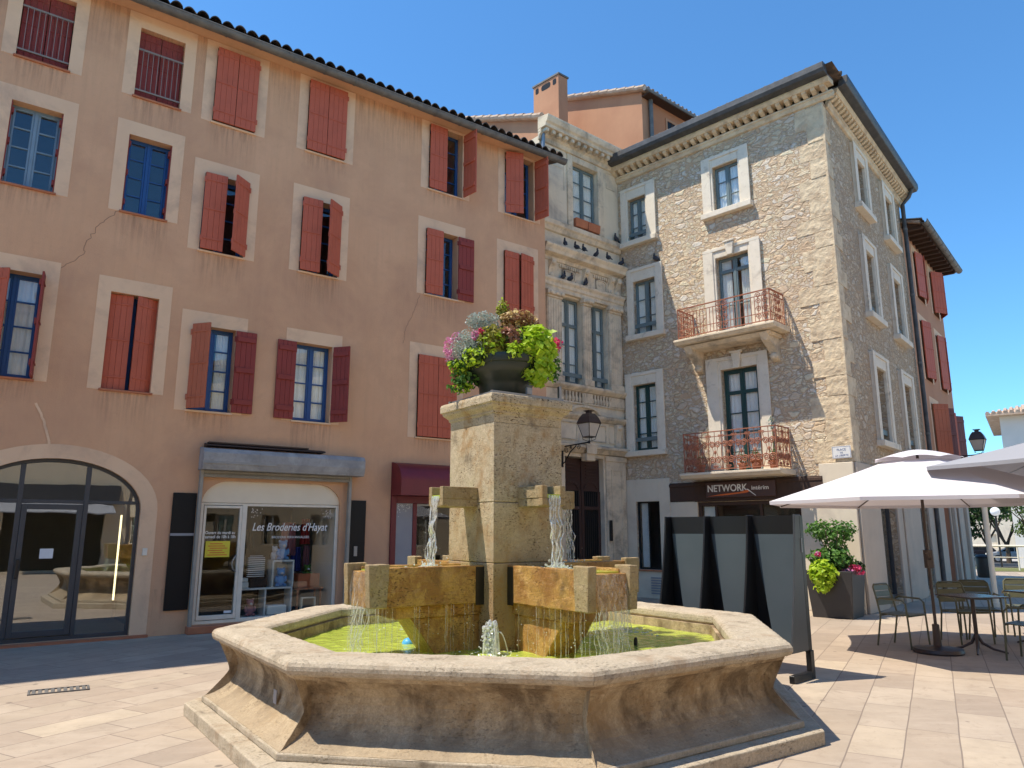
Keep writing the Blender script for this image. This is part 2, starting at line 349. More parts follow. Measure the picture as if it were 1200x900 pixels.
M['white_letters'] = plain('white_letters', (.85,.84,.80), .5)
M['orange_letters'] = plain('orange_swoosh', (.75,.16,.03), .5)
M['black_letters'] = plain('black_letters', (.02,.02,.02), .5)
M['blue_letters'] = plain('blue_letters', (.05,.09,.25), .5)
M['yellow_paper'] = plain('yellow_paper', (.80,.66,.06), .8)
M['paper'] = plain('white_paper', (.80,.80,.80), .8)
M['paving'] = paving()
M['trav'] = travertine('travertine', (.64,.525,.36), (.53,.42,.27), (.40,.215,.07), (.17,.125,.08), .50, 1.0, darklo=.56, zst=(1.05,1.9), zcol=(.34,.19,.075), rs=2.2)
M['trav_wet'] = travertine('wet_rusty_travertine', (.62,.36,.11), (.47,.245,.06), (.31,.125,.028), (.11,.065,.022), .46, .8, wet=True, darklo=.55, rs=4)
M['trav_lip'] = travertine('pale_travertine', (.47,.36,.21), (.38,.28,.155), (.33,.20,.08), (.17,.14,.07), .50, .6, darklo=.55)
M['basin'] = travertine('basin_limestone', (.64,.50,.33), (.50,.375,.23), (.36,.235,.12), (.13,.085,.05), .47, .35, darklo=.47, zst=(.14,.30), zcol=(.46,.36,.245), rs=2.4)
M['coping'] = travertine('coping_limestone', (.60,.50,.37), (.51,.42,.30), (.42,.305,.20), (.22,.17,.115), .53, .5, darklo=.57)
M['black_stain'] = plain('black_stain', (.015,.013,.010), .35)
M['algae'] = surf('algae_floor', (.56,.70,.05), (.68,.74,.12), 3, .8, 12, .2, .01, stain=(.40,.52,.04), sscale=1.6)
M['panel_black'] = plain('black_board', (.010,.010,.011), .35)
M['panel_grey'] = surf('slate_grey_board', (.080,.098,.112), (.070,.088,.10), 1.5, .42, 80, .05, .001)
M['panel_side'] = plain('dark_grey_board', (.05,.053,.057), .4)
M['canvas'] = surf('white_canvas', (.80,.76,.76), (.77,.73,.735), 2, .85, 60, .1, .002)
M['canvas_grey'] = surf('pale_grey_canvas', (.60,.60,.62), (.56,.56,.58), 2, .85, 60, .1, .002)
M['pole_brown'] = plain('bronze_pole', (.085,.062,.055), .4, .4)
M['chair'] = plain('olive_metal', (.125,.125,.072), .42, .1)
M['table'] = plain('dark_table_top', (.085,.07,.065), .22)
M['pot'] = plain('taupe_planter', (.036,.031,.030), .5)
M['bowl'] = plain('green_black_bowl', (.030,.038,.024), .4)
M['soil'] = surf('soil', (.04,.028,.02), (.06,.04,.03), 20, .95)
M['asphalt'] = surf('asphalt', (.055,.055,.056), (.045,.045,.047), 4, .9, 80, .5, .008)
M['concrete'] = surf('pavement_concrete', (.46,.42,.37), (.41,.37,.33), 2, .9, 30, .2, .005)
M['grass'] = surf('dry_grass', (.19,.18,.06), (.12,.14,.04), 5, .95, 40, .8, .03)
M['house_white'] = surf('white_render', (.72,.69,.64), (.68,.65,.60), 1.2, .9, 20, .2, .01)
M['frost'] = plain('frosted_glass', (.55,.50,.42), .25)
M['globe'] = plain('white_globe', (.85,.86,.88), .25)
M['tyre'] = plain('tyre_rubber', (.02,.02,.02), .8)
M['rim'] = plain('alloy_rim', (.55,.55,.56), .3, .6)
M['car_silver'] = plain('silver_paint', (.50,.51,.53), .25, .5)
M['car_dark'] = plain('dark_car_paint', (.025,.022,.028), .22, .3)
M['car_glass'] = plain('car_glass', (.015,.018,.022), .06)
M['brown_bin'] = plain('dark_bin', (.05,.045,.035), .5)
M['bark'] = surf('bark', (.13,.09,.06), (.08,.055,.035), 12, .95, 20, .7, .02)
M['ball'] = surf('blue_ball', (.05,.32,.70), (.12,.45,.80), 9, .35)
M['bird'] = surf('pigeon_feathers', (.06,.062,.072), (.035,.036,.045), 30, .7)
M['skin_toy'] = plain('pale_plush', (.62,.62,.66), .95); M['toy_blue'] = plain('blue_plush', (.22,.42,.72), .95)
M['cloth_red'] = plain('red_cloth', (.45,.03,.035), .9); M['cloth_blue'] = plain('blue_cloth', (.03,.05,.28), .9)
M['cloth_pink'] = plain('pink_cloth', (.45,.17,.20), .9); M['cloth_black'] = plain('black_cloth', (.015,.015,.018), .9)
M['crate_orange'] = plain('orange_crate', (.50,.13,.05), .6)
m, nt, N_, L_, p = newmat('striped_cloth'); w = N_.new('ShaderNodeTexWave'); w.bands_direction = 'Z'; w.inputs['Scale'].default_value = 9
L_.new(coords(nt), w.inputs[0]); L_.new(ramp(nt, w.outputs[0], [(.5, (.02,.02,.03)), (.6, (.75,.75,.75))]), p.inputs[0]); p.inputs['Roughness'].default_value = .9; M['stripes'] = m
# lit light tube
m, nt, N_, L_, p = newmat('lit_tube'); p.inputs['Emission Color'].default_value = (1,.82,.45,1); p.inputs['Emission Strength'].default_value = 2.0; M['lit'] = m
m, nt, N_, L_, p = newmat('hanging_bulb'); p.inputs['Emission Color'].default_value = (1,.95,.85,1); p.inputs['Emission Strength'].default_value = 6.0; M['bulb'] = m
def leafmat(name, c, c2, trans=.35):
    m, nt, N, L, p = newmat(name)
    oi = N.new('ShaderNodeNewGeometry'); col = ramp(nt, oi.outputs['Random Per Island'], [(0, c), (1, c2)])
    L.new(col, p.inputs['Base Color']); p.inputs['Roughness'].default_value = .5; p.inputs['Specular IOR Level'].default_value = .35
    t = N.new('ShaderNodeBsdfTranslucent'); L.new(col, t.inputs[0]); mx = N.new('ShaderNodeMixShader'); mx.inputs[0].default_value = trans
    L.new(p.outputs[0], mx.inputs[1]); L.new(t.outputs[0], mx.inputs[2]); L.new(mx.outputs[0], N['Material Output'].inputs[0]); return m
M['leaf_lime'] = leafmat('lime_leaf', (.34,.52,.02), (.60,.74,.07), .45)
M['leaf_green'] = leafmat('green_leaf', (.05,.14,.02), (.14,.28,.05))
M['leaf_dark'] = leafmat('dark_leaf', (.03,.07,.02), (.08,.14,.035))
M['leaf_silver'] = leafmat('silver_leaf', (.32,.38,.32), (.58,.62,.54), .2)
M['leaf_coleus'] = leafmat('coleus_leaf', (.30,.10,.07), (.70,.55,.22), .3)
M['leaf_bronze'] = leafmat('bronze_leaf', (.30,.16,.09), (.50,.24,.16), .3)
M['leaf_olive'] = leafmat('olive_leaf', (.20,.22,.03), (.38,.34,.06), .3)
M['petal_pink'] = leafmat('pink_petal', (.62,.16,.36), (.78,.36,.52), .3)
M['petal_red'] = leafmat('crimson_petal', (.65,.03,.14), (.80,.10,.22), .3)
M['tree_leaf'] = leafmat('tree_leaf', (.05,.10,.02), (.15,.22,.05), .3)
# water
m, nt, N_, L_, p = newmat('pool_water'); N_.remove(p)
tr = N_.new('ShaderNodeBsdfTransparent'); tr.inputs[0].default_value = (.93,.96,.62,1)
gl = N_.new('ShaderNodeBsdfGlossy'); gl.inputs['Roughness'].default_value = .03
fr = N_.new('ShaderNodeFresnel'); fr.inputs[0].default_value = 1.33
b = N_.new('ShaderNodeBump'); b.inputs['Strength'].default_value = .6; b.inputs['Distance'].default_value = .03
L_.new(nz(nt, coords(nt), 9, 4, .6, .5), b.inputs['Height']); L_.new(b.outputs[0], gl.inputs['Normal']); L_.new(b.outputs[0], fr.inputs['Normal'])
df = N_.new('ShaderNodeBsdfDiffuse'); df.inputs[0].default_value = (.68,.80,.12,1)
m1 = N_.new('ShaderNodeMixShader'); m1.inputs[0].default_value = .55; L_.new(tr.outputs[0], m1.inputs[1]); L_.new(df.outputs[0], m1.inputs[2])
m2 = N_.new('ShaderNodeMixShader'); L_.new(fr.outputs[0], m2.inputs[0]); L_.new(m1.outputs[0], m2.inputs[1]); L_.new(gl.outputs[0], m2.inputs[2])
L_.new(m2.outputs[0], N_['Material Output'].inputs[0]); M['water'] = m
def fallmat(name, opac, white=.8):
    m, nt, N, L, p = newmat(name); N.remove(p)
    tr = N.new('ShaderNodeBsdfTransparent'); gl = N.new('ShaderNodeBsdfGlossy'); gl.inputs['Roughness'].default_value = .08
    df = N.new('ShaderNodeBsdfDiffuse'); df.inputs[0].default_value = (white,white,white*.98,1); tl = N.new('ShaderNodeBsdfTranslucent'); tl.inputs[0].default_value = (white,white,white,1)
    a = N.new('ShaderNodeMixShader'); a.inputs[0].default_value = .5; L.new(df.outputs[0], a.inputs[1]); L.new(tl.outputs[0], a.inputs[2])
    c = N.new('ShaderNodeMixShader'); c.inputs[0].default_value = .35; L.new(a.outputs[0], c.inputs[1]); L.new(gl.outputs[0], c.inputs[2])
    e = N.new('ShaderNodeMixShader')
    f = ramp(nt, nz(nt, coords(nt, (1,1,.35)), 45, 4, .6), [(.45, (opac*.35,)*3), (.65, (min(1, opac*1.6),)*3)])
    L.new(f, e.inputs[0]); L.new(tr.outputs[0], e.inputs[1]); L.new(c.outputs[0], e.inputs[2]); L.new(e.outputs[0], N['Material Output'].inputs[0]); return m
M['foam'] = fallmat('falling_water', .95, .95); M['froth'] = fallmat('white_froth', 2.2, .95); M['sheet'] = fallmat('thin_water', .22, .9)

# ---------------------------------------------------------------- building parts
def wall_mb(x0, x1, z0, z1, holes, depth=.25, y=0, tops=None):
    """front wall sheet at y with rectangular holes and their reveals; tops: {i: polyline of (x,z)} for arched heads"""
    mb = MB(); xs = sorted({x0, x1, *[v for h in holes for v in h[:2] if x0 < v < x1]}); zs = sorted({z0, z1, *[v for h in holes for v in h[2:4] if z0 < v < z1]})
    idx = {}; 
    def V(x, z):
        k = (round(x, 4), round(z, 4))
        if k not in idx: idx[k] = len(mb.v); mb.v.append((x, y, z))
        return idx[k]
    for i in range(len(xs)-1):
        for j in range(len(zs)-1):
            cx, cz = (xs[i]+xs[i+1])/2, (zs[j]+zs[j+1])/2
            if any(h[0] < cx < h[1] and h[2] < cz < h[3] for h in holes): continue
            mb.f.append((V(xs[i], zs[j]), V(xs[i+1], zs[j]), V(xs[i+1], zs[j+1]), V(xs[i], zs[j+1])))
    for i, h in enumerate(holes):
        a, b, c, d = h[:4]; dp = h[4] if len(h) > 4 else depth
        tp = (tops or {}).get(i)
        if tp:
            spring = tp[0][1]
            if c > z0: mb.quad((a,y,c),(b,y,c),(b,y+dp,c),(a,y+dp,c))
            mb.quad((a,y,c),(a,y+dp,c),(a,y+dp,spring),(a,y,spring)); mb.quad((b,y,c),(b,y,spring),(b,y+dp,spring),(b,y+dp,c))
            for (xa, za), (xb, zb) in zip(tp[:-1], tp[1:]):
                mb.quad((xa,y,za),(xb,y,zb),(xb,y,d),(xa,y,d)); mb.quad((xa,y,za),(xa,y+dp,za),(xb,y+dp,zb),(xb,y,zb))
        else:
            if c > z0: mb.quad((a,y,c),(a,y+dp,c),(b,y+dp,c),(b,y,c))
            mb.quad((a,y,c),(a,y,d),(a,y+dp,d),(a,y+dp,c)); mb.quad((b,y,c),(b,y+dp,c),(b,y+dp,d),(b,y,d)); mb.quad((a,y,d),(b,y,d),(b,y+dp,d),(a,y+dp,d))
    return mb
def ell(x0, x1, zs, rise, n=24):
    c = (x0+x1)/2; w = (x1-x0)/2
    return [(c - w*math.cos(math.pi*i/n), zs + rise*math.sin(math.pi*i/n)) for i in range(n+1)]
def shutter(par, x, y, z0, w, h, side, ang, mat, Mx=None, name='shutter'):
    mb = MB(); n = 4; pw = w/n; t = .03
    for k in range(n):
        a, b = k*pw + .0008, (k+1)*pw - .0012
        mb.box(min(side*a, side*b), max(side*a, side*b), -t, 0, 0, h)
    lo, hi = sorted((side*.02, side*(w-.02)))
    for zz in (h*.13, h*.52, h*.90): mb.box(lo, hi, .001, .028, zz-.045, zz+.045)       # battens, inner face
    for zz in (h*.13, h*.52, h*.90): mb.box(lo, hi, -t-.012, -t-.0005, zz-.014, zz+.014)   # strap hinges
    mb.box(-.02, .02, -t-.012, -t-.0, h*.13-.05, h*.13+.05); mb.box(-.02, .02, -t-.012, -t, h*.90-.05, h*.90+.05)
    Ml = Matrix.Translation((x, y, z0)) @ Matrix.Rotation(-side*R(ang), 4, 'Z')
    return mb.build(name, mat, par, (Mx or Matrix()) @ Ml, bevel=.004)
def window(par, x0, x1, z0, z1, y=.2, mat=None, rows=4, cols=2, curtain=True, Mx=None, fw=.036, trans=None, glass=None, curtmat=None, name='window', gap=None):
    """casement: frame mesh with panes and curtains as sub-parts"""
    mat = mat or M['blue']; mb = MB(); W = x1-x0
    mb.box(x0, x1, y, y+.06, z0, z0+fw); mb.box(x0, x1, y, y+.06, z1-fw, z1)
    mb.box(x0, x0+fw, y, y+.06, z0+fw, z1-fw); mb.box(x1-fw, x1, y, y+.06, z0+fw, z1-fw)
    zt = z1-fw
    if trans: mb.box(x0+fw, x1-fw, y-.01, y+.05, trans-.04, trans+.04)
    xm = (x0+x1)/2; s = .032
    if cols == 2: mb.box(xm-s*.8, xm+s*.8, y-.02, y+.045, z0+fw, z1-fw)
    for (a, b) in (((x0+fw, xm-s*.8), (xm+s*.8, x1-fw)) if cols == 2 else ((x0+fw, x1-fw),)):
        mb.box(a, a+s, y-.008, y+.04, z0+fw, z1-fw); mb.box(b-s, b, y-.008, y+.04, z0+fw, z1-fw)
        mb.box(a+s, b-s, y-.008, y+.04, z0+fw, z0+fw+s*1.3); mb.box(a+s, b-s, y-.008, y+.04, z1-fw-s, z1-fw)
        ztop = (trans-.04) if trans else z1-fw
        for k in range(1, rows):
            zz = z0+fw + (ztop-z0-fw)*k/rows; mb.box(a+s, b-s, y-.002, y+.03, zz-.012, zz+.012)
    f = mb.build(name, mat, par, Mx, bevel=.004)
    MB().box(x0+fw*.6, x1-fw*.6, y+.018, y+.022, z0+fw*.6, z1-fw*.6).build('pane', glass or M['glass'], f)
    if curtain:
        cb = MB(); n = 40
        spans = [(x0+fw, x1-fw)] if not gap else [(x0+fw, xm-gap), (xm+gap, x1-fw)]
        for a, b in spans:
            pts = [(a+(b-a)*k/n, y+.058+.010*math.sin(k*1.3)+.007*math.sin(k*.55+1)) for k in range(n+1)]
            for (xa, ya), (xb, yb) in zip(pts[:-1], pts[1:]): cb.quad((xa, ya, z0+.03), (xb, yb, z0+.03), (xb, yb, z1-.03), (xa, ya, z1-.03))
        cb.build('curtain', curtmat or M['curtain'], f, smooth=True)
    return f
def tile_roof(par, x0, x1, y0, z0, y1, z1, mat, name='roof', Mx=None, pitch=.23, amp=.06, drop=.02, rnd=7, thick=.09, rows=10):
    rr = random.Random(rnd); mb = MB(); n = int((x1-x0)/pitch); per = 10; nx = n*per
    offs = [rr.uniform(-.02, .02) for _ in range(n+1)]
    def prof(k):
        ph = (k % per)/per; return amp*abs(math.sin(math.pi*ph))**.7 if True else 0
    def pt(k, t, lift):
        x = x0 + (x1-x0)*k/nx; o = offs[min(k//per, n)] ; yy = y0 + (y1-y0)*t + (o if t == 0 else 0)
        return (x, yy, z0 + (z1-z0)*t + prof(k) + lift)
    for r in range(rows):
        t0, t1 = r/rows, (r+1)/rows
        for k in range(nx):
            mb.add([pt(k, t0, .022), pt(k+1, t0, .022), pt(k+1, t1, 0), pt(k, t1, 0)], [(0,1,2,3)])
            if r: mb.add([pt(k, t0, 0), pt(k+1, t0, 0), pt(k+1, t0, .022), pt(k, t0, .022)], [(0,1,2,3)])
    for k in range(nx):   # open ends of the tiles: thin lip, dark hollow behind it
        a, b2 = pt(k, 0, .022), pt(k+1, 0, .022)
        mb.quad((a[0], a[1], a[2]-.022), (b2[0], b2[1], b2[2]-.022), b2, a)
    # underside board
    mb.add([(x0, y0+.05, z0-.01), (x1, y0+.05, z0-.01), (x1, y1, z1-.02), (x0, y1, z1-.02), (x0, y0+.05, z0-thick), (x1, y0+.05, z0-thick), (x1, y1, z1-thick), (x0, y1, z1-thick)],
           [(0,3,2,1),(4,5,6,7),(0,1,5,4),(1,2,6,5),(2,3,7,6),(3,0,4,7)])
    return mb.build(name, mat, par, Mx)
def leaves(mb, c, rad, n, size, rng, shell=.55, droop=0, squash=1.0, asp=.75):
    for _ in range(n):
        while True:
            d = Vector((rng.uniform(-1,1), rng.uniform(-1,1), rng.uniform(-1,1)))
            if .05 < d.length <= 1: break
        d = d.normalized() * (shell + (1-shell)*rng.random()) * (1 if rng.random() < .85 else rng.random())
        p = Vector((c[0]+d.x*rad[0], c[1]+d.y*rad[1], c[2]+d.z*rad[2]))
        nrm = (d.normalized()*.9 + Vector((rng.gauss(0,.5), rng.gauss(0,.5), rng.gauss(0,.5)+.35))).normalized()
        t = nrm.cross(Vector((rng.gauss(0,1), rng.gauss(0,1), rng.gauss(0,1)-droop))).normalized(); b = nrm.cross(t)
        s = size*rng.uniform(.45, 1.4)
        mid = -nrm*s*.12
        P = [p - t*s*.5, p + b*s*asp*.5 + nrm*s*.05, p + t*s*.55 - nrm*s*.15, p - b*s*asp*.5 + nrm*s*.05, p + mid]
        mb.add(P, [(0,1,4),(1,2,4),(2,3,4),(3,0,4)])
def foliage(name, blobs, mat, par, rng, **kw):
    mb = MB(); mb.nonorm = True
    for (c, rad, n, size) in blobs: leaves(mb, c, rad, n, size, rng, **kw)
    return mb.build(name, mat, par)

# ================================================================ GROUND AND STREET
def gz(x, y):
    s = x*.54 + y*.84; t = min(max((s-31)/50, 0), 1); return -1.2*t*t*(3-2*t)
def sheet(name, pts, mat, lift, n=24, kind='structure', label=None):
    """bilinear quad following the terrain"""
    mb = MB(); a, b, c, d = [Vector((*p, 0)) for p in pts]
    for i in range(n+1):
        for j in range(n+1):
            u, v = i/n, j/n; p = (a*(1-u)+b*u)*(1-v) + (d*(1-u)+c*u)*v; mb.v.append((p.x, p.y, gz(p.x, p.y)+lift))
    for i in range(n):
        for j in range(n): k = i*(n+1)+j; mb.f.append((k, k+n+1, k+n+2, k+1))
    o = mb.build(name, mat); o['kind'] = kind
    if label: o['label'] = label
    return o
sheet('ground', [(-400, -400), (500, -400), (500, 500), (-400, 500)], M['concrete'], -.03, 150)
sheet('square_paving', [(-16, -14), (20, -14), (24, 31), (-14, 31)], M['paving'], 0, 40)
sheet('road', [(20, 47), (60, 26), (80, 60), (34, 75)], M['asphalt'], .004)
sheet('grass_strip', [(19.5, 31.5), (30, 26.5), (34, 33), (23.5, 38.5)], M['grass'], .008, 10)
# iron drain grate set into the paving
dg = MB()
gM = T(-4.62, 7.95, 0, R(31))
dg.box(-.27, .27, -.12, -.10, 0, .012); dg.box(-.27, .27, .10, .12, 0, .012); dg.box(-.27, -.25, -.10, .10, 0, .012); dg.box(.25, .27, -.10, .10, 0, .012)
for k in range(9): dg.box(-.235+k*.055, -.205+k*.055, -.10, .10, .001, .010)
o = dg.build('drain_grate', M['zinc'], None, gM); tag(o, 'small iron drain grate let into the stone paving left of the fountain', 'drain')

# ================================================================ PINK TOWN HOUSE (left)
F1 = frame((-5.82, 11.67), (math.sin(R(53.5)), math.cos(R(53.5))))
b1 = thing('town_house', 'long pink plastered house with red shutters and three ground floor shops', 'house', F1)
W = [(-2.41,-1.70,8.90,10.15,.14), (-.73,-.01,8.84,10.13,.14), (.54,1.29,8.81,10.28), (2.28,3.06,8.82,10.32), (5.0,5.86,8.82,10.33), (7.03,7.88,8.80,10.33),
     (-2.37,-1.68,6.78,8.14,.25), (-.73,-.06,6.75,8.12,.25), (.51,1.26,6.37,7.80), (2.28,3.04,6.37,7.84), (4.97,5.77,6.45,7.90), (7.0,7.81,6.42,7.88),
     (-2.37,-1.65,3.81,5.43), (-.74,-.03,3.78,5.36), (.53,1.24,3.57,5.03), (2.32,3.02,3.55,5.0), (4.85,5.76,3.44,5.13)]
W += [(-4.0,-3.3,8.9,10.15), (-4.0,-3.3,6.8,8.15), (-4.0,-3.3,3.81,5.43)]
iA = len(W); W.append((-2.36, 0.0, .04, 2.68, .16)); iB = len(W); W.append((.90, 3.32, .12, 2.44, .16)); iC = len(W); W.append((4.42, 6.35, .04, 2.14, .2))
W.append((-5.9, -3.4, .04, 2.68, .16))
archA = ell(-2.36, 0.0, 1.92, .74)
def rhead(x0, x1, zs, zt, r, n=8):
    L = [(x0 + r - r*math.cos(math.pi/2*i/n), zs + (zt-zs)*math.sin(math.pi/2*i/n)) for i in range(n+1)]
    return L + [(x1 - (x - x0), z) for x, z in reversed(L)]
headB = rhead(.90, 3.32, 2.05, 2.42, .45)
mb = wall_mb(-11, 8.22, 0, 10.46, W, .3, 0, {iA: archA, iB: headB})
mb.quad((8.22,0,0),(8.22,7,0),(8.22,7,10.46),(8.22,0,10.46)); mb.quad((-11,0,0),(-11,7,0),(-11,7,10.46),(-11,0,10.46)); mb.quad((-11,7,0),(8.22,7,0),(8.22,7,10.46),(-11,7,10.46))
mb.quad((-11,0,10.46),(8.22,0,10.46),(8.22,7,10.46),(-11,7,10.46))
mb.add([(8.22,0,10.46),(8.22,7,10.46),(8.22,3.5,11.4)],[(0,1,2)])
mb.build('wall', M['plaster'], b1)
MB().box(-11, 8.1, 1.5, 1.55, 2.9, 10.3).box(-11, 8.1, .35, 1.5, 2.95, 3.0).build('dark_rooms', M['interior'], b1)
tile_roof(b1, -11, 8.5, -.40, 10.49, 3.5, 11.5, M['tile_dark'], pitch=.215, amp=.105)
tile_roof(b1, -11, 8.4, 7.3, 10.40, 3.5, 11.5, M['tile_dark'], pitch=.215, amp=.075)
# half round gutter with brackets
def gutter(par, x0, x1, y, z, r, mat, Mx=None, br=True, name='gutter'):
    mb = MB(); prof = [(y+r*math.cos(a), z+r*math.sin(a)) for a in [math.pi+math.pi*k/10 for k in range(11)]]
    prof += [(y+(r-.012)*math.cos(a), z+(r-.012)*math.sin(a)) for a in [2*math.pi-math.pi*k/10 for k in range(11)]]
    mb.profx(prof, x0, x1); mb.tube([(x0, y-r, z), (x1, y-r, z)], .013, 6)
    if br:
        x = x0+.4
        while x < x1:
            mb.profx([(yy+(yy-y)*.06, zz-.004+(zz-z)*.06) for yy, zz in prof[:11]]+[(y+r*.5, z+.01), (y-r*.5, z+.01)], x, x+.03); x += .62
    return mb.build(name, mat, par, Mx)
gutter(b1, -11, 8.55, -.40, 10.40, .095, M['zinc'])
MB().box(-11, 8.2, -.34, -.002, 10.40, 10.42).build('soffit', M['plaster'], b1)
# surrounds
for i, w in enumerate(W[:20]):
    x0, x1, z0, z1 = w[:4]; mb = MB(); s = .19
    zt = z1+.24 if z1 < 9 else 10.39
    mb.prism([(x0-s, z0-.02), (x0, z0-.02), (x0, z1), (x1, z1), (x1, z0-.02), (x1+s, z0-.02), (x1+s, zt), (x0-s, zt)], -.006, .0)
    mb.build('window_surround', M['plaster_band'], b1)
    MB().box(x0-.03, x1+.03, -.035, .14, z0-.035, z0-.001).build('sill', M['terracotta'] if i in (0, 1, 6, 7, 12, 13) else M['plaster_band'], b1, bevel=.005)
m, nt, N_, L_, p = newmat('rain_stain'); N_.remove(p)
tr = N_.new('ShaderNodeBsdfTransparent'); df = N_.new('ShaderNodeBsdfDiffuse'); df.inputs[0].default_value = (.30,.185,.115,1)
sg_ = N_.new('ShaderNodeSeparateXYZ'); L_.new(coords(nt, src='Generated'), sg_.inputs[0])
st_n = ramp(nt, nz(nt, coords(nt, (9, 1, .5)), 2.2, 8, .7), [(.44, (0,0,0)), (.75, (.50,.50,.50))])
edge_ = math_(nt, 'MULTIPLY', math_(nt, 'MULTIPLY', sg_.outputs[0], math_(nt, 'SUBTRACT', 1.0, sg_.outputs[0])), 4.0)
fa = math_(nt, 'MULTIPLY', math_(nt, 'MULTIPLY', st_n, math_(nt, 'POWER', sg_.outputs[2], 1.4)), math_(nt, 'MINIMUM', math_(nt, 'MULTIPLY', edge_, 1.6), 1.0))
mx = N_.new('ShaderNodeMixShader'); L_.new(fa, mx.inputs[0]); L_.new(tr.outputs[0], mx.inputs[1]); L_.new(df.outputs[0], mx.inputs[2]); L_.new(mx.outputs[0], N_['Material Output'].inputs[0]); M['rain_stain'] = m
rs_ = random.Random(12)
for w in W[:20]:
    x0, x1, z0, z1 = w[:4]; l_ = rs_.uniform(.35, .95)
    MB().quad((x0-.12,-.0022,z0-.04-l_), (x1+.12,-.0022,z0-.04-l_), (x1+.12,-.0022,z0-.036), (x0-.12,-.0022,z0-.036)).build('rain_stain', M['rain_stain'], b1)
MB().quad((-11,-.0026,9.1), (8.2,-.0026,9.1), (8.2,-.0026,10.39), (-11,-.0026,10.39)).build('eaves_stain', M['rain_stain'], b1)
for xa, xb in ((.24,.44), (3.83,4.33)): 
    MB().quad((xa,-.0022,0), (xb,-.0022,0), (xb,-.0022,.7), (xa,-.0022,.7)).build('splash_stain', M['rain_stain'], b1)
# arch surrounds
poly = [(.23, 1.0), (0, 1.0)] + [(x, z) for x, z in reversed(archA)] + [(-2.36, 1.0), (-2.59, 1.0)] + ell(-2.59, .23, 1.92, .95)
mb = MB(); n = len(archA); outer = ell(-2.60, .24, 1.92, .95)
for i in range(n-1):
    mb.prism([archA[i], archA[i+1], outer[i+1], outer[i]], -.006, 0)
mb.box(0, .24, -.006, 0, 0.0, 1.92); mb.box(-2.60, -2.36, -.006, 0, 0.0, 1.92)
mb.build('arch_surround', M['plaster_band'], b1)
# windows and shutters
sd, sr, su = M['shutter_dark'], M['shutter'], M['shutter_rust']
def pair(i, a1, a2, m1=None, m2=None, y=-.045, ins=0):
    x0, x1, z0, z1 = W[i][:4]; w = (x1-x0)/2-.004-ins
    if a1 is not None: shutter(b1, x0+ins+.0, y, z0+.01, w, z1-z0-.02, 1, a1, m1 or sr)
    if a2 is not None: shutter(b1, x1-ins, y, z0+.01, w, z1-z0-.02, -1, a2, m2 or sr)
for i in (0, 1, 17):                       # top floor: closed maroon shutters behind a rail
    x0, x1, z0, z1 = W[i][:4]; pair(i, 0, 0, sd, sd, y=.135, ins=.01)
    r = MB(); zt = z0+.88
    r.box(x0+.0, x1, .01, .03, zt, zt+.03); r.box(x0, x1, .01, .03, z0+.12, z0+.145)
    for k in range(1, 9): x = x0+(x1-x0)*k/9; r.box(x-.0045, x+.0045, .013, .027, z0+.145, zt)
    r.build('window_rail', M['rail_grey'], b1)
for i in (2, 3): pair(i, 0, 0)
pair(4, 0, 97); pair(5, 22, 100)
for i in (4, 5): window(b1, *W[i][:4], y=.2, mat=M['blue'], curtain=False)
for i, fm in ((6, M['blue_pale']), (7, M['blue']), (18, M['blue'])):
    window(b1, *W[i][:4], y=.17, mat=fm, rows=4, curtain=False); x0, x1, z0, z1 = W[i][:4]; shutter(b1, x0+.008, .155, z0+.01, .145, z1-z0-.02, 1, 86, sd); shutter(b1, x1-.008, .155, z0+.01, .145, z1-z0-.02, -1, 86, sd)
pair(8, 3, 38); pair(9, 4, 34); pair(10, 2, 178, sr, sd); pair(11, 0, 9)
for i in (8, 9, 10): window(b1, *W[i][:4], y=.22, mat=M['blue'], curtain=False)
pair(12, 38, 82, sr, sd, y=.10); window(b1, *W[12][:4], y=.2, mat=M['blue'], curtain=True)
pair(13, 8, 24, M['shutter'], M['shutter'], y=.13, ins=.01); window(b1, *W[13][:4], y=.22, mat=M['blue'], curtain=False)
pair(14, 52, 178, su, sd); window(b1, *W[14][:4], y=.18, mat=M['blue'], curtain=True, gap=.1)
pair(15, 179, 128, sd, sd); window(b1, *W[15][:4], y=.18, mat=M['blue'], curtain=True)
pair(16, 0, 0); pair(19, 0, 0)
# cracks and repairs in the plaster
def ribbon(par, pts, w, y, mat, name, lift=.003):
    mb = MB()
    for k, ((xa, za), (xb, zb)) in enumerate(zip(pts[:-1], pts[1:])):
        dx, dz = xb-xa, zb-za; l = math.hypot(dx, dz) or 1; nx_, nz_ = -dz/l*w/2, dx/l*w/2; yy = y-lift-.0004*(k % 3)
        mb.quad((xa-nx_, yy, za-nz_), (xb-nx_, yy, zb-nz_), (xb+nx_, yy, zb+nz_), (xa+nx_, yy, za+nz_))
    return mb.build(name, mat, par)
def jag(pts, n, amp, seed):
    r = random.Random(seed); out = [pts[0]]
    for (xa, za), (xb, zb) in zip(pts[:-1], pts[1:]):
        for k in range(1, n+1): out.append((xa+(xb-xa)*k/n + r.uniform(-amp, amp)*(k < n), za+(zb-za)*k/n + r.uniform(-amp, amp)*(k < n)))
    return out
M['crack'] = plain('crack', (.27,.16,.10), .95)
ribbon(b1, jag([(-.76,6.73), (-1.0,6.45), (-1.17,6.07), (-1.18,5.88), (-1.47,5.58), (-1.65,5.44)], 7, .022, 1), .007, 0, M['crack'], 'crack')
ribbon(b1, jag([(4.86,6.4), (4.72,6.0), (4.55,5.6), (4.50,5.3)], 7, .02, 2), .006, 0, M['crack'], 'crack')
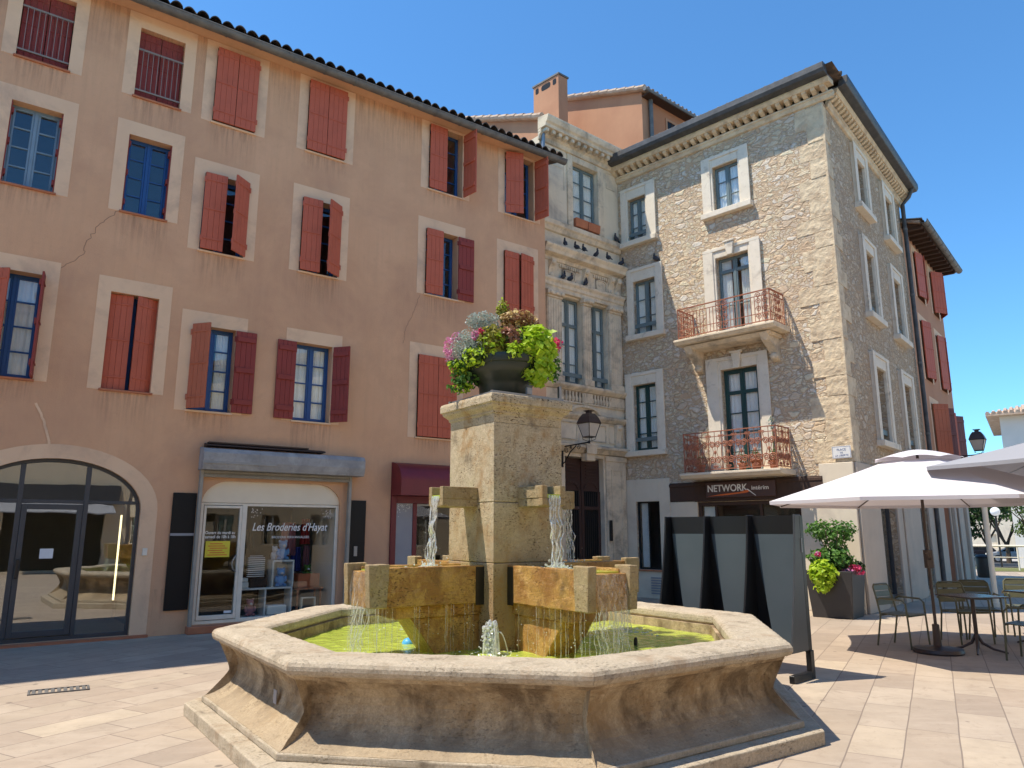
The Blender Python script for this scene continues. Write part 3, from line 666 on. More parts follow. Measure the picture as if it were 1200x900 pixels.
ribbon(b1, jag([(-1.56,3.46), (-1.47,3.3), (-1.41,3.12), (-1.33,2.9), (-1.30,2.72)], 4, .012, 3), .035, 0, M['plaster_band'], 'repaired_crack', .007)
# ---- shop 1: arched dark glazing
sf = MB(); fy = .08
arc_in = ell(-2.36+.05, -.05, 1.92, .69)
for i in range(n-1): sf.prism([arc_in[i], arc_in[i+1], archA[i+1], archA[i]], fy, fy+.06)
sf.box(-2.36, -2.31, fy, fy+.06, .1, 1.92); sf.box(-.05, 0, fy, fy+.06, .1, 1.92)
sf.box(-2.36, 0, fy, fy+.062, .04, .10)
def arcz(x, c=-1.18, w=1.13, zs=1.92, r=.69): return zs + r*math.sqrt(max(0, 1-((x-c)/w)**2))
for xm in (-.75, -1.60): sf.box(xm-.032, xm+.032, fy-.012, fy+.07, .10, arcz(xm))
sf.box(-2.31, -1.632, fy-.005, fy+.065, 2.0, 2.05); sf.box(-1.568, -.782, fy-.005, fy+.065, 2.0, 2.05); sf.box(-.718, -.05, fy-.005, fy+.065, 2.0, 2.05)
shop = sf.build('arched_shop_window', M['grey_frame'], b1, bevel=.004)
gp = MB(); gpoly = [(-2.34, .1), (-.02, .1)] + [(x, z-.015) for x, z in reversed(ell(-2.34, -.02, 1.92, .70))]
gp.prism(gpoly, fy+.028, fy+.034); gp.build('shop_glass', M['glass_mirror'], shop)
df = MB(); a, b = -1.565, -.785
df.box(a, a+.07, fy-.02, fy+.05, .11, 1.985); df.box(b-.07, b, fy-.02, fy+.05, .11, 1.985); df.box(a+.07, b-.07, fy-.02, fy+.05, .11, .19); df.box(a+.07, b-.07, fy-.02, fy+.05, 1.91, 1.985)
door = df.build('shop_door', M['grey_frame'], b1, bevel=.004)
MB().box(a+.012, a+.06, fy-.075, fy-.021, .93, 1.20).build('door_handle', M['panel_black'], door, bevel=.006)
MB().box(-1.27, -1.10, fy+.0245, fy+.0255, 1.20, 1.34).build('paper_notice', M['paper'], b1)
MB().box(-.235, -.21, .24, .26, .55, 1.84).build('lit_tube', M['lit'], b1)
MB().box(-2.45, .25, -.10, .08, 0, .038).build('threshold', M['terracotta'], b1)
rm = MB(); rm.quad((-2.6,3,0),(.2,3,0),(.2,3,2.9),(-2.6,3,2.9)); rm.quad((.25,.3,0),(.25,3,0),(.25,3,2.9),(.25,.3,2.9)); rm.quad((-2.65,.3,0),(-2.65,3,0),(-2.65,3,2.9),(-2.65,.3,2.9)); rm.quad((-2.6,.3,.03),(.2,.3,.03),(.2,3,.03),(-2.6,3,.03)); rm.quad((-2.6,.3,2.88),(.2,.3,2.88),(.2,3,2.88),(-2.6,3,2.88))
rm.build('shop_room', M['interior_light'], b1)
MB().box(.075, .145, -.03, -.006, 1.22, 1.33).build('bell_push', M['white_frame'], b1, bevel=.004)
# ---- shop 2: roller shutter box, cream arched head, aluminium door and window
bx = MB(); bx.profx([(-.28,2.64), (-.30,2.72), (-.30,2.86), (-.25,2.93), (0,2.96), (0,2.58), (-.26,2.58)], .80, 3.65)
rb = bx.build('roller_shutter_box', M['shutter_box'], b1, bevel=.006)
MB().box(.795, 2.0, -.302, -.30, 2.68, 2.72).box(1.70, 1.712, -.304, -.30, 2.64, 2.88).build('box_seam', M['metal'], rb)
s3 = MB()
for k in range(2): s3.profx([(-.10,2.47+.065*k), (-.125,2.50+.065*k), (-.10,2.53+.065*k), (-.06,2.53+.065*k), (-.06,2.47+.065*k)], .87, 3.42)
s3.build('roller_slats', M['slat_metal'], b1)
for xr in (.815, 3.425): MB().box(xr, xr+.05, -.13, -.04, .02, 2.58).build('shutter_rail', M['slat_metal'], b1, bevel=.004)
rt = MB(); rt.profx([(-.22,2.975), (-.20,3.00), (-.02,3.03), (-.01,2.97)], .86, 2.9); rt.box(.9, 2.6, -.17, -.03, 3.02, 3.045); rt.build('rusty_flashing', M['old_wood'], b1)
hd = MB(); hd.prism([(.905, 2.06)] + headB[1:-1] + [(3.315, 2.06)], .05, .12); hd.build('arched_head_board', M['cream_board'], b1)
w2 = MB(); y2 = .06
for (xa, xb) in ((.90,.955), (1.585,1.665), (3.265,3.32)): w2.box(xa, xb, y2, y2+.07, .12, 2.055)
w2.box(.955, 1.585, y2, y2+.07, .12, .17); w2.box(1.665, 3.265, y2, y2+.07, .12, .18); w2.box(.955, 1.585, y2, y2+.07, 2.02, 2.055); w2.box(1.665, 3.265, y2, y2+.07, 2.01, 2.055)
sw = w2.build('shop_window_frame', M['white_frame'], b1, bevel=.004)
MB().box(1.66, 3.27, y2+.03, y2+.036, .17, 2.02).build('shop_glass', M['glass_shop'], sw)
d2 = MB(); d2.box(.96, 1.0, y2-.01, y2+.05, .18, 2.01); d2.box(1.54, 1.58, y2-.01, y2+.05, .18, 2.01); d2.box(1.0, 1.54, y2-.01, y2+.05, .18, .25); d2.box(1.0, 1.54, y2-.01, y2+.05, 1.97, 2.01)
dd = d2.build('shop_door', M['white_frame'], b1, bevel=.004)
MB().box(.99, 1.55, y2+.02, y2+.026, .24, 1.98).build('door_glass', M['glass_shop'], dd)
hnd = MB(); hnd.tube([(1.53, y2-.02, 1.20), (1.50, y2-.06, 1.18), (1.455, y2-.07, 1.10), (1.45, y2-.07, 1.04), (1.475, y2-.07, .97), (1.53, y2-.02, .93)], .011, 6)
hnd.build('door_handle', M['metal'], dd, smooth=True)
MB().box(.80, 3.45, -.18, .10, 0, .115).build('doorstep', M['terracotta'], b1, bevel=.01)
yy = y2+.028
text_obj("Les Broderies d'Hayat", .19, M['white_letters'], sw, Matrix.Translation((1.77, yy-.001, 1.60)), 'shop_lettering', .0008, .28, sx=.79, bold=.0015)
text_obj("BRODERIE PERSONNALISEE", .055, M['white_letters'], sw, Matrix.Translation((2.12, yy-.001, 1.47)), 'small_lettering', .0008)
text_obj("Ouvert du mardi au\nsamedi de 10h à 18h", .068, M['white_letters'], dd, Matrix.Translation((1.01, y2+.017, 1.545)), 'opening_hours', .0008, sx=.88, bold=.001)
for (cx, sgn) in ((1.72, 1), (3.21, -1)):       # white corner ornaments on the glass
    cm = MB()
    for k in range(16):
        a = k*.42; r_ = .02+.011*k; cm.box(cx+sgn*(.02+r_*abs(math.cos(a)))-.006, cx+sgn*(.02+r_*abs(math.cos(a)))+.006, yy-.002, yy-.001, 1.97-r_*abs(math.sin(a))-.006, 1.97-r_*abs(math.sin(a))+.006)
    cm.build('corner_ornament', M['white_letters'], sw)
yp = MB().box(1.03, 1.42, y2+.010, y2+.012, 1.17, 1.43).build('yellow_poster', M['yellow_paper'], dd)
pl_ = MB()
for k in range(6): pl_.box(1.07+.03*(k % 2), 1.38-.04*((k*7) % 3), y2+.008, y2+.0095, 1.20+.036*k, 1.214+.036*k)
pl_.build('poster_print', M['orange_letters'], yp)
text_obj("WHATSAPP", .05, M['black_letters'], yp, Matrix.Translation((1.09, y2+.0075, 1.30)), 'poster_words', .0008) if False else None
MB().box(1.40, 1.52, y2+.016, y2+.018, .27, .31).build('door_sticker', M['paper'], dd)
rm = MB(); rm.quad((.7,2.6,0),(3.5,2.6,0),(3.5,2.6,2.9),(.7,2.6,2.9)); rm.quad((.75,.3,0),(.75,2.6,0),(.75,2.6,2.9),(.75,.3,2.9)); rm.quad((.7,.3,.11),(3.5,.3,.11),(3.5,2.6,.11),(.7,2.6,.11))
rm.build('shop_room', M['dark_room'], b1)
MB().box(3.33, 3.36, .25, 2.5, .11, 2.1).build('side_wall', M['house_white'], b1)
# black panels beside shop 2
bp = MB(); bp.box(.45, .81, -.035, -.008, .37, 2.20); bp.build('black_panel', M['black_panel'], b1, bevel=.003)
MB().box(.45, .81, -.038, -.0355, 1.52, 1.56).build('panel_strip', M['grey_panel'], b1)
bp = MB(); bp.box(3.485, 3.82, -.035, -.008, .34, 2.15).build('black_panel', M['black_panel'], b1, bevel=.003)
MB().box(3.60, 3.67, -.05, -.036, 1.14, 1.32).build('door_intercom', M['metal'], b1, bevel=.004)
# ---- shop 3: burgundy front with rounded hood
hood = MB(); pr = [(0,2.90)] + [(-.42*math.sin(math.pi/2*k/8), 2.90-.36+.36*math.cos(math.pi/2*k/8)) for k in range(1, 9)] + [(-.42,2.26), (0,2.26)]
hood.profx(pr, 4.34, 6.5); hood.build('rounded_hood', M['burgundy_hood'], b1, smooth=True)
f3 = MB(); f3.box(4.34, 4.45, -.05, .0, .02, 2.26); f3.box(4.45, 6.42, -.05, 0, 2.12, 2.26); f3.box(4.81, 4.90, -.05, 0, .02, 2.12); f3.box(6.35, 6.5, -.05, 0, .02, 2.26); f3.box(4.45, 4.81, -.05, 0, .02, .30); f3.box(4.9, 6.35, -.05, 0, .02, .25)
f3.build('burgundy_shopfront', M['burgundy'], b1, bevel=.006)
MB().box(4.45, 4.81, -.03, -.01, .30, 2.12).build('grey_door_panel', M['grey_panel'], b1)
cm = MB(); rr = random.Random(4)
for k in range(40): x = 4.47+rr.random()**1.6*.30; z = 2.10-rr.random()**1.6*.28*(1-(x-4.47)/.36); cm.box(x, x+.012, -.033, -.031, z-.012, z)
cm.build('panel_ornament', M['white_letters'], b1)
MB().box(4.88, 6.36, .05, .056, .24, 2.13).build('shop_glass', M['glass_shop'], b1)
MB().box(4.90, 6.35, .04, .10, 2.08, 2.12).build('glass_rail', M['metal'], b1)
MB().box(4.42, 6.35, 1.8, 1.85, 0, 2.9).box(4.42, 4.44, .25, 1.8, 0, 2.3).build('shop_room', M['interior'], b1)
ib = MB(); rr = random.Random(9)
for k in range(3): ib.ball((4.95+.27*k, 1.0+.1*k, 1.75-.06*k), .035, 8, 6)
ib.build('hanging_bulbs', M['bulb'], b1)

# things on show inside the embroidery shop
def inF(x, y, z, rz=0): return F1 @ T(x, y, z, rz)
sh = MB(); x0, x1 = 1.68, 2.62
sh.box(x0, x1, .30, .62, .13, .16); sh.box(x0, x1, .30, .62, .60, .63); sh.box(x0, x0+.03, .30, .62, .16, .60); sh.box(2.13, 2.16, .30, .62, .16, .60); sh.box(x1-.03, x1, .30, .62, .16, .60)
sh.box(2.24, 2.27, .30, .62, .63, 1.06); sh.box(2.60, 2.63, .30, .62, .63, 1.06); sh.box(2.24, 2.63, .30, .62, 1.06, 1.09); sh.box(2.27, 2.60, .60, .62, .63, 1.06)
o = sh.build('display_shelf', M['white'], None, F1, bevel=.003); tag(o, 'white cube shelf unit standing behind the embroidery shop window', 'shelf')
def plush(x, y, z, s, mat, lab, lean=0):
    t = thing('plush_toy', lab, 'soft toy', inF(x, y, z, lean)); mb = MB()
    mb.ball((0,0,.11*s), (.09*s,.07*s,.11*s)); mb.ball((0,-.02*s,.26*s), .075*s)
    for k in (-1, 1): mb.ball((.07*s*k,-.05*s,.03*s), (.035*s,.07*s,.03*s)); mb.ball((.09*s*k,-.03*s,.14*s), (.03*s,.03*s,.06*s)); mb.ball((.055*s*k,-.01*s,.32*s), .028*s)
    mb.build('plush_body', mat, t, smooth=True); MB().ball((0,-.09*s,.245*s), (.03*s,.03*s,.025*s)).build('muzzle', M['skin_toy'], t, smooth=True); return t
plush(2.44, .42, 1.09, 1.0, M['toy_blue'], 'blue and white plush toy sitting on top of the white shelf')
plush(2.30, .44, 1.09, .7, M['skin_toy'], 'small pale lilac plush toy leaning beside the blue one on top of the shelf', .4)
plush(2.43, .42, .63, .95, M['toy_blue'], 'light blue plush toy inside the upper cube of the white shelf')
plush(1.92, .40, .16, .85, M['cloth_pink'], 'pink plush toy in the lower left cube of the shelf')
o = MB().box(1.84,2.14,.40,.46,.80,1.14).box(1.87,2.11,.41,.45,1.14,1.17).build('striped_cushion', M['stripes'], None, F1, bevel=.02, seg=3); tag(o, 'black and white striped cushion on the low white shelf', 'cushion')
o = MB().box(1.88,2.18,.36,.56,.63,.79).build('folded_towels', M['cloth_black'], None, F1, bevel=.02, seg=2); tag(o, 'dark folded towels under the striped cushion', 'towels')
o = MB().box(1.70,1.86,.34,.54,.63,.73).box(1.70,1.85,.35,.54,.733,.80).build('folded_linen', M['white'], None, F1, bevel=.015, seg=2); tag(o, 'pale folded linen at the left end of the low shelf', 'linen')
o = MB().box(2.20,2.55,.34,.56,.165,.32).build('cream_basket', M['curtain'], None, F1, bevel=.02, seg=2); tag(o, 'cream basket in the lower right cube of the shelf', 'basket')
cr = MB(); cr.box(2.74,3.14,.36,.38,.62,.84); cr.box(2.74,3.14,.62,.64,.62,.84); cr.box(2.74,2.76,.38,.62,.62,.84); cr.box(3.12,3.14,.38,.62,.62,.84); cr.box(2.74,3.14,.36,.64,.60,.62)
o = cr.build('orange_crate', M['crate_orange'], None, F1, bevel=.004); tag(o, 'orange crate with dark writing to the right of the shelf', 'crate')
tb = MB(); tb.box(2.70,3.20,.32,.66,.56,.598)
for xx in (2.72, 3.15):
    for yv in (.34, .62): tb.box(xx, xx+.03, yv, yv+.03, .12, .56)
o = tb.build('display_table', M['terracotta'], None, F1); tag(o, 'low display table carrying the orange crate', 'table')
st = MB(); st.box(2.76,3.02,.20,.28,.42,.44); st.box(2.76,2.78,.20,.28,.12,.42); st.box(3.0,3.02,.20,.28,.12,.42)
o = st.build('small_frame_stand', M['cream_board'], None, F1); tag(o, 'small cream frame stand on the floor in front of the orange crate', 'stand')
plush(2.94, .48, .72, .8, M['leaf_green'], 'green plush toy peeping out of the orange crate')
for (x, z0, z1, w, mt, lb) in ((2.70,1.15,1.75,.16,'cloth_pink','striped pink garment hanging behind the toys'), (3.02,1.35,1.82,.10,'cloth_red','red garment hanging at the right end of the shop window'),
                              (2.86,.86,1.30,.11,'cloth_blue','blue garment hanging above the orange crate'), (1.98,1.28,1.62,.10,'cloth_black','black garment hanging at the back left of the shop window'), (3.06,.95,1.32,.07,'cloth_pink','plain pink garment hanging below the red one')):
    g = MB(); nn = 12
    pts = [(x-w+2*w*k/nn, .85+.03*math.sin(k*1.7)) for k in range(nn+1)]
    for (xa, ya), (xb, yb) in zip(pts[:-1], pts[1:]): g.add([(xa,ya,z0),(xb,yb,z0),(xb*.8+x*.2,yb,z1),(xa*.8+x*.2,ya,z1),(xa,ya+.03,z0),(xb,yb+.03,z0),(xb*.8+x*.2,yb+.03,z1),(xa*.8+x*.2,ya+.03,z1)],[(0,1,2,3),(4,7,6,5),(0,4,5,1),(3,2,6,7)])
    o = g.build('hanging_garment', M[mt], None, F1, smooth=True); tag(o, lb, 'garment')

# ================================================================ CARVED GREY MANSION
F2 = frame((2.91, 18.9), (math.sin(R(50)), math.cos(R(50))))
b2 = thing('carved_mansion', 'narrow grey limestone mansion with carved cornices between the pink house and the rubble house', 'house', F2)
H2 = [(-1.76,-.81,9.34,11.10,.22), (-2.24,-1.50,5.14,7.34,.24), (-1.22,-.55,5.14,7.34,.24), (-2.15,-.82,0.02,3.36,.22)]
mb = wall_mb(-2.90, 0.02, 0, 11.45, H2, .22)
mb.vprism([(-2.90, 1.0), (0, 1.0), (.1, 1.6), (-2.90, 1.6)], 0, 11.45); mb.quad((-2.90,0,0),(-2.90,1.0,0),(-2.90,1.0,11.45),(-2.90,0,11.45)); mb.quad((-2.9,0,11.45),(0.02,0,11.45),(0.02,1.2,11.45),(-2.9,1.2,11.45))
mb.build('wall', M['limestone_wall'], b2)
L = M['limestone']
def bxs(name, lst, mat=L, par=b2, bev=.012, Mx=None, seg=1):
    mb = MB()
    for q in lst: mb.box(*q)
    return mb.build(name, mat, par, Mx, bevel=bev, seg=seg)
# crown cornice
c = MB(); c.profx([(.0,11.30), (-.05,11.32), (-.07,11.42), (-.12,11.46), (-.12,11.50), (0,11.50)], -2.95, 0)
c.profx([(0,11.58), (-.30,11.58), (-.31,11.66), (-.36,11.70), (-.40,11.80), (-.40,11.86), (0,11.92)], -2.95, 0)
c.profx([(0,11.50), (-.12,11.50), (-.12,11.58), (0,11.58)], -2.95, 0)
cc = c.build('cornice', L, b2, bevel=.008)
bxs('modillions', [(-2.90+.225*k, -2.79+.225*k, -.27, -.121, 11.47, 11.577) for k in range(13)], par=cc)
# top window surround
bxs('window_surround', [(-1.95,-1.76,-.05,.02,9.28,11.28), (-.81,-.60,-.05,.02,9.28,11.28), (-1.76,-.81,-.05,.02,11.10,11.28), (-1.99,-.56,-.09,0,11.281,11.31)])
bxs('incised_panel', [(-2.75,-2.06,-.012,.0,11.22,11.235), (-2.75,-2.735,-.012,0,10.78,11.22), (-2.06,-2.045,-.012,0,10.2,11.235), (-2.735,-2.06,-.012,0,10.78,10.795), (-.45,-.08,-.012,0,11.22,11.235), (-.45,-.435,-.012,0,10.78,11.22), (-.45,-.08,-.012,0,10.765,10.78)], bev=.003)
window(b2, -1.74, -.83, 9.36, 11.08, y=.11, mat=M['blue_grey'], rows=4)
c = MB(); c.profx([(0,8.94), (-.06,8.96), (-.10,9.06), (-.15,9.10), (-.15,9.22), (-.04,9.27), (0,9.28)], -2.95, .0); c.build('string_course', L, b2, bevel=.008)
c = MB(); c.profx([(0,8.16), (-.06,8.17), (-.08,8.26), (-.24,8.30), (-.26,8.38), (-.32,8.46), (-.32,8.50), (0,8.58)], -2.95, .0); c.build('ledge', L, b2, bevel=.008)
# frieze
M['recess_shade'] = surf('shade_dark_limestone', (.30,.235,.17), (.22,.17,.125), 4, .9)  # darkened limestone colour standing in for shade in the carved recesses
fr_ = bxs('frieze', [(-2.95,-.0,-.05,-.001,7.72,8.16)])
bxs('dentils', [(-2.32+.075*k,-2.28+.075*k,-.10,-.051,8.04,8.12) for k in range(10)]+[(-1.10+.075*k,-1.06+.075*k,-.10,-.051,8.04,8.12) for k in range(8)], par=fr_, bev=0)
def roundel(par, cx, cz, rx, rz, name='frieze_panel'):
    mb = MB(); n = 28
    def sup(a, s): return (cx + s*rx*math.copysign(abs(math.cos(a))**.55, math.cos(a)), cz + s*rz*math.copysign(abs(math.sin(a))**.55, math.sin(a)))
    for k in range(n):
        a, b = 2*math.pi*k/n, 2*math.pi*(k+1)/n
        mb.prism([sup(a,1), sup(b,1), sup(b,.84), sup(a,.84)], -.085, -.052)
    mb.prism([sup(2*math.pi*k/n, .80) for k in range(n)], -.066, -.0535)
    MB().box(cx-rx*1.12, cx+rx*1.12, -.0532, -.0515, cz-rz*1.12, cz+rz*1.12).build('panel_ground', M['recess_shade'], par)  # shade round the roundel painted as a dark ground
    return mb.build(name, L, par)
roundel(fr_, -1.98, 7.87, .22, .15); roundel(fr_, -.80, 7.87, .20, .15)
def console(par, x, z0, z1, d=.2, w=.09, name='console'):
    mb = MB(); h = z1-z0
    mb.profx([(0,z0), (-.06,z0), (-.10,z0+.06), (-.07,z0+.14*h+.05), (-.08,z0+.45*h), (-d*.8,z0+.72*h), (-d,z1-.06), (-d,z1), (0,z1)], x-w, x+w)
    mb.ball((x, -.085, z0+.07), (w*.9, .05, .06), 8, 6); mb.ball((x, -d*.85, z1-.09), (w*.95, .06, .06), 8, 6)
    return mb.build(name, L, par, smooth=True)
for x in (-2.60, -1.42, -.46, -.20): console(b2, x, 7.70, 8.16, .2, .075)
# architrave, pilasters
c = MB(); c.profx([(0,7.38), (-.10,7.38), (-.10,7.48), (-.13,7.50), (-.13,7.58), (-.18,7.64), (-.18,7.70), (0,7.72)], -2.95, .0); c.build('architrave', L, b2, bevel=.006)
for (xa, xb, d) in ((-2.74,-2.26,.11), (-1.52,-1.24,.13), (-.54,-.10,.11)):
    q = [(xa,xb,-d*.75,.0,5.28,7.20), (xa-.03,xb+.03,-d-.02,0,5.12,5.28), (xa-.02,xb+.02,-d,0,7.20,7.26), (xa-.05,xb+.05,-d-.05,0,7.26,7.379)]
    pil = bxs('pilaster', q)
    nf = 5 if xb-xa > .4 else 3; fl = []
    for k in range(nf+1):
        x = xa+.03+(xb-xa-.06)*k/nf; fl.append((x-.012, x+.012, -d*.75-.014, -d*.75-.0005, 5.32, 7.16))
    bxs('flutes', fl, par=pil, bev=.004)
    cp = MB()
    for k in (-1, 0, 1): cp.ball(((xa+xb)/2+k*(xb-xa)*.38, -d-.05, 7.30), (.055, .05, .05), 8, 6)
    cp.build('capital', L, pil, smooth=True)
for (xa, xb) in ((-2.23,-1.51), (-1.21,-.56)):
    window(b2, xa, xb, 5.15, 7.33, y=.14, mat=M['blue_grey'], rows=3, trans=6.66, cols=2)
    MB().box(xa-.02, xb+.10, .02, .05, 5.32, 5.42).build('window_bar', M['blue_grey'], b2, bevel=.004)
c = MB(); c.profx([(0,4.95), (-.08,4.97), (-.15,5.03), (-.17,5.06), (-.17,5.11), (0,5.13)], -2.95, .0); c.build('sill_course', L, b2, bevel=.006)
bal = [(-2.95,.0,-.045,-.0,4.66,4.70), (-2.95,-2.24,-.06,0,4.70,4.95), (-1.50,-1.22,-.06,0,4.70,4.95), (-.54,.0,-.06,0,4.70,4.95)]
bo = bxs('baluster_band', bal, bev=.006)
MB().box(-2.24,-1.50,-.004,-.001,4.70,4.95).box(-1.22,-.54,-.004,-.001,4.70,4.95).build('band_recess', M['old_wood'] if False else M['recess_shade'], b2)  # dark sheet painted in for the shaded gap behind the balusters
bb = MB()
for (xa, xb) in ((-2.22,-1.52), (-1.20,-.56)):
    nb = 6
    for k in range(nb+1):
        x = xa+(xb-xa)*k/nb; bb.lathe([(.022,4.70), (.04,4.74), (.045,4.80), (.022,4.87), (.03,4.93), (.03,4.95)], (x, -.025, 0), 8)
bb.build('balusters', L, b2, smooth=True)
c = MB(); c.profx([(0,4.26), (-.05,4.28), (-.11,4.35), (-.12,4.41), (0,4.44)], -2.95, .0); c.build('moulding', L, b2, bevel=.006)
cb = MB(); n_ = 14                                   # small curved pediment between the mouldings
for k in range(n_):
    a, b = math.pi*k/n_, math.pi*(k+1)/n_
    cb.prism([(-1.48+.55*math.cos(a),4.44+.20*math.sin(a)), (-1.48+.55*math.cos(b),4.44+.20*math.sin(b)), (-1.48+.45*math.cos(b),4.44+.14*math.sin(b)), (-1.48+.45*math.cos(a),4.44+.14*math.sin(a))], -.09, 0)
cb.build('curved_pediment', L, b2)
def rim(x0, x1, z0, z1, w=.03, d=.03): return [(x0,x1,-d,0,z0,z0+w), (x0,x1,-d,0,z1-w,z1), (x0,x0+w,-d,0,z0+w,z1-w), (x1-w,x1,-d,0,z0+w,z1-w)]
bxs('raised_panels', rim(-2.30,-1.72,3.76,4.20)+rim(-1.24,-.70,3.76,4.20)+rim(-.60,-.08,3.76,4.24)+rim(-2.80,-2.40,3.76,4.2), bev=.006)
rd = MB(); rd.ball((-.30,-.03,3.98), (.11,.07,.11), 14, 8); rd.ball((-1.48,-.03,4.0), (.13,.08,.14), 14, 8); rd.build('rosette', L, b2, smooth=True)
console(b2, -.30, 3.62, 4.25, .14, .10); 
c = MB(); c.profx([(0,3.44), (-.08,3.46), (-.16,3.55), (-.20,3.57), (-.20,3.63), (0,3.68)], -2.95, .0); c.build('door_cornice', L, b2, bevel=.006)
bxs('keystone', [(-1.62,-1.28,-.24,-.201,3.42,3.66), (-1.60,-1.30,-.20,-.0,3.26,3.44), (-1.66,-1.24,-.23,0,3.64,3.70)])
bxs('lower_pilaster', [(-.76,-.04,-.05,0,.45,3.42), (-.80,0,-.08,0,0,.45), (-.79,-.01,-.08,0,3.30,3.43), (-2.80,-2.20,-.05,0,.0,3.42)])
bxs('pilaster_frame', [tuple([a, b_, -.075, -.051, e, f_]) for a, b_, _, _, e, f_ in rim(-.60,-.20,.75,3.10,.035)], bev=.004)
# door: two leaves with louvred upper panels and iron bars
dr = MB(); dr.box(-2.15,-.82,.18,.22,0,3.36)
dr = MB()
for (xa, xb) in ((-2.14,-1.50), (-1.47,-.83)):
    dr.box(xa, xb, .14, .19, 2.55, 3.34); dr.box(xa, xa+.07, .12, .19, .05, 2.55); dr.box(xb-.07, xb, .12, .19, .05, 2.55); dr.box(xa, xb, .12, .19, .05, .75)
    dr.box(xa+.07, xb-.07, .12, .19, 2.10, 2.18)
    for k in range(5): dr.box(xa+.13, xb-.13, .115, .14, 2.86+.075*k, 2.90+.075*k)
    for k in range(8):
        a, b = math.pi*k/8, math.pi*(k+1)/8; cx = (xa+xb)/2
        dr.prism([(cx+.25*math.cos(a),2.60+.18*math.sin(a)), (cx+.25*math.cos(b),2.60+.18*math.sin(b)), (cx+.19*math.cos(b),2.60+.12*math.sin(b)), (cx+.19*math.cos(a),2.60+.12*math.sin(a))], .11, .14)
dr.box(-1.50,-1.47,.10,.20,.05,3.34)
dleaf = dr.build('entrance_door', M['door_wood'], b2, bevel=.005)
MB().box(-2.08,-.89,.175,.18,.7,2.6).build('door_glass', M['black_panel'], dleaf)
ir = MB()
for (xa, xb) in ((-2.07,-1.57), (-1.40,-.90)):
    for k in range(8): x = xa+(xb-xa)*k/7; ir.tube([(x,.15,.75), (x,.15,2.55+.03*(k % 2))], .011, 6)
ir.build('door_bars', M['iron'], dleaf)
MB().box(-2.2,-.78,-.10,.14,0,.05).build('doorstep', L, b2)
MB().box(-.74,-.66,-.12,-.081,1.35,1.85).build('letter_box', M['iron'], b2, bevel=.006)
# terracotta planters on the top window sill and rain pipe
for k, (xa, lb) in enumerate(((-1.73,'left of two terracotta troughs on the top window sill of the grey mansion'), (-1.27,'right of two terracotta troughs on the top window sill of the grey mansion'))):
    q = MB(); q.add([(xa,-.10,9.30),(xa+.43,-.10,9.30),(xa+.43,.08,9.30),(xa,.08,9.30),(xa-.01,-.13,9.52),(xa+.44,-.13,9.52),(xa+.44,.10,9.52),(xa-.01,.10,9.52)],[(0,3,2,1),(4,5,6,7),(0,1,5,4),(1,2,6,5),(2,3,7,6),(3,0,4,7)])
    o = q.build('window_trough', M['terracotta'], None, F2, bevel=.008); tag(o, lb, 'planter')
pp = MB(); pp.tube([(-2.84,-.10,11.5), (-2.84,-.08,11.2), (-2.84,-.08,10.2)], .05, 10); pp.build('rain_pipe', M['metal'], b2, smooth=True)

# ================================================================ RUBBLE STONE HOUSE
F3 = frame((6.93, 14.9), (math.sin(R(135)), math.cos(R(135))))      # front: x from -5.68 to 0
F3s = frame((6.93, 14.9), (math.sin(R(40)), math.cos(R(40))))       # side: x from 0 to 7.1
b3 = thing('rubble_stone_house', 'tall rubble stone corner house with two rusty iron balconies', 'house', F3)
S = F3.inverted() @ F3s
H3 = [(-5.33,-4.75,9.2,10.42,.2), (-5.24,-4.55,6.6,8.06,.22), (-5.34,-4.65,3.58,5.28,.22), (-2.75,-2.07,9.25,10.43,.2), (-2.80,-1.95,6.03,8.06,.25), (-2.83,-1.92,2.86,5.30,.25),
      (-5.37,-4.67,.67,2.31,.15), (-3.62,-1.14,.02,2.25,.25)]
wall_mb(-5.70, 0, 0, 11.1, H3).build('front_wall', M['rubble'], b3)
H3s = [(2.35,3.10,9.36,10.65,.3), (5.0,5.80,9.36,10.65,.3), (2.35,3.10,6.62,8.25,.3), (4.95,5.80,6.62,8.25,.3), (2.25,3.15,3.60,5.35,.3), (4.90,5.80,3.60,5.35,.3),
       (1.5,2.95,.12,2.75,.25), (5.3,6.3,.12,2.75,.25)]
mb = wall_mb(0, 7.1, 0, 11.1, H3s)
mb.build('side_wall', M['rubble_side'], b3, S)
mb = MB(); v0 = S @ Vector((7.1, 0, 0))
mb.quad((-5.70,0,0), (-5.70+.0,7,0), (-5.70,7,11.1), (-5.70,0,11.1)); mb.quad((-5.70,7,0), (v0.x,v0.y,0), (v0.x,v0.y,11.1), (-5.70,7,11.1))
mb.quad((-5.7,0,11.1),(0,0,11.1),(v0.x,v0.y,11.1),(-5.7,7,11.1))
mb.build('back_wall', M['rubble'], b3)
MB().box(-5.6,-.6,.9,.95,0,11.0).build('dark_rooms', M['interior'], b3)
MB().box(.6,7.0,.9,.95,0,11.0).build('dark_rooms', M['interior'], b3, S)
WS = M['white_surround']
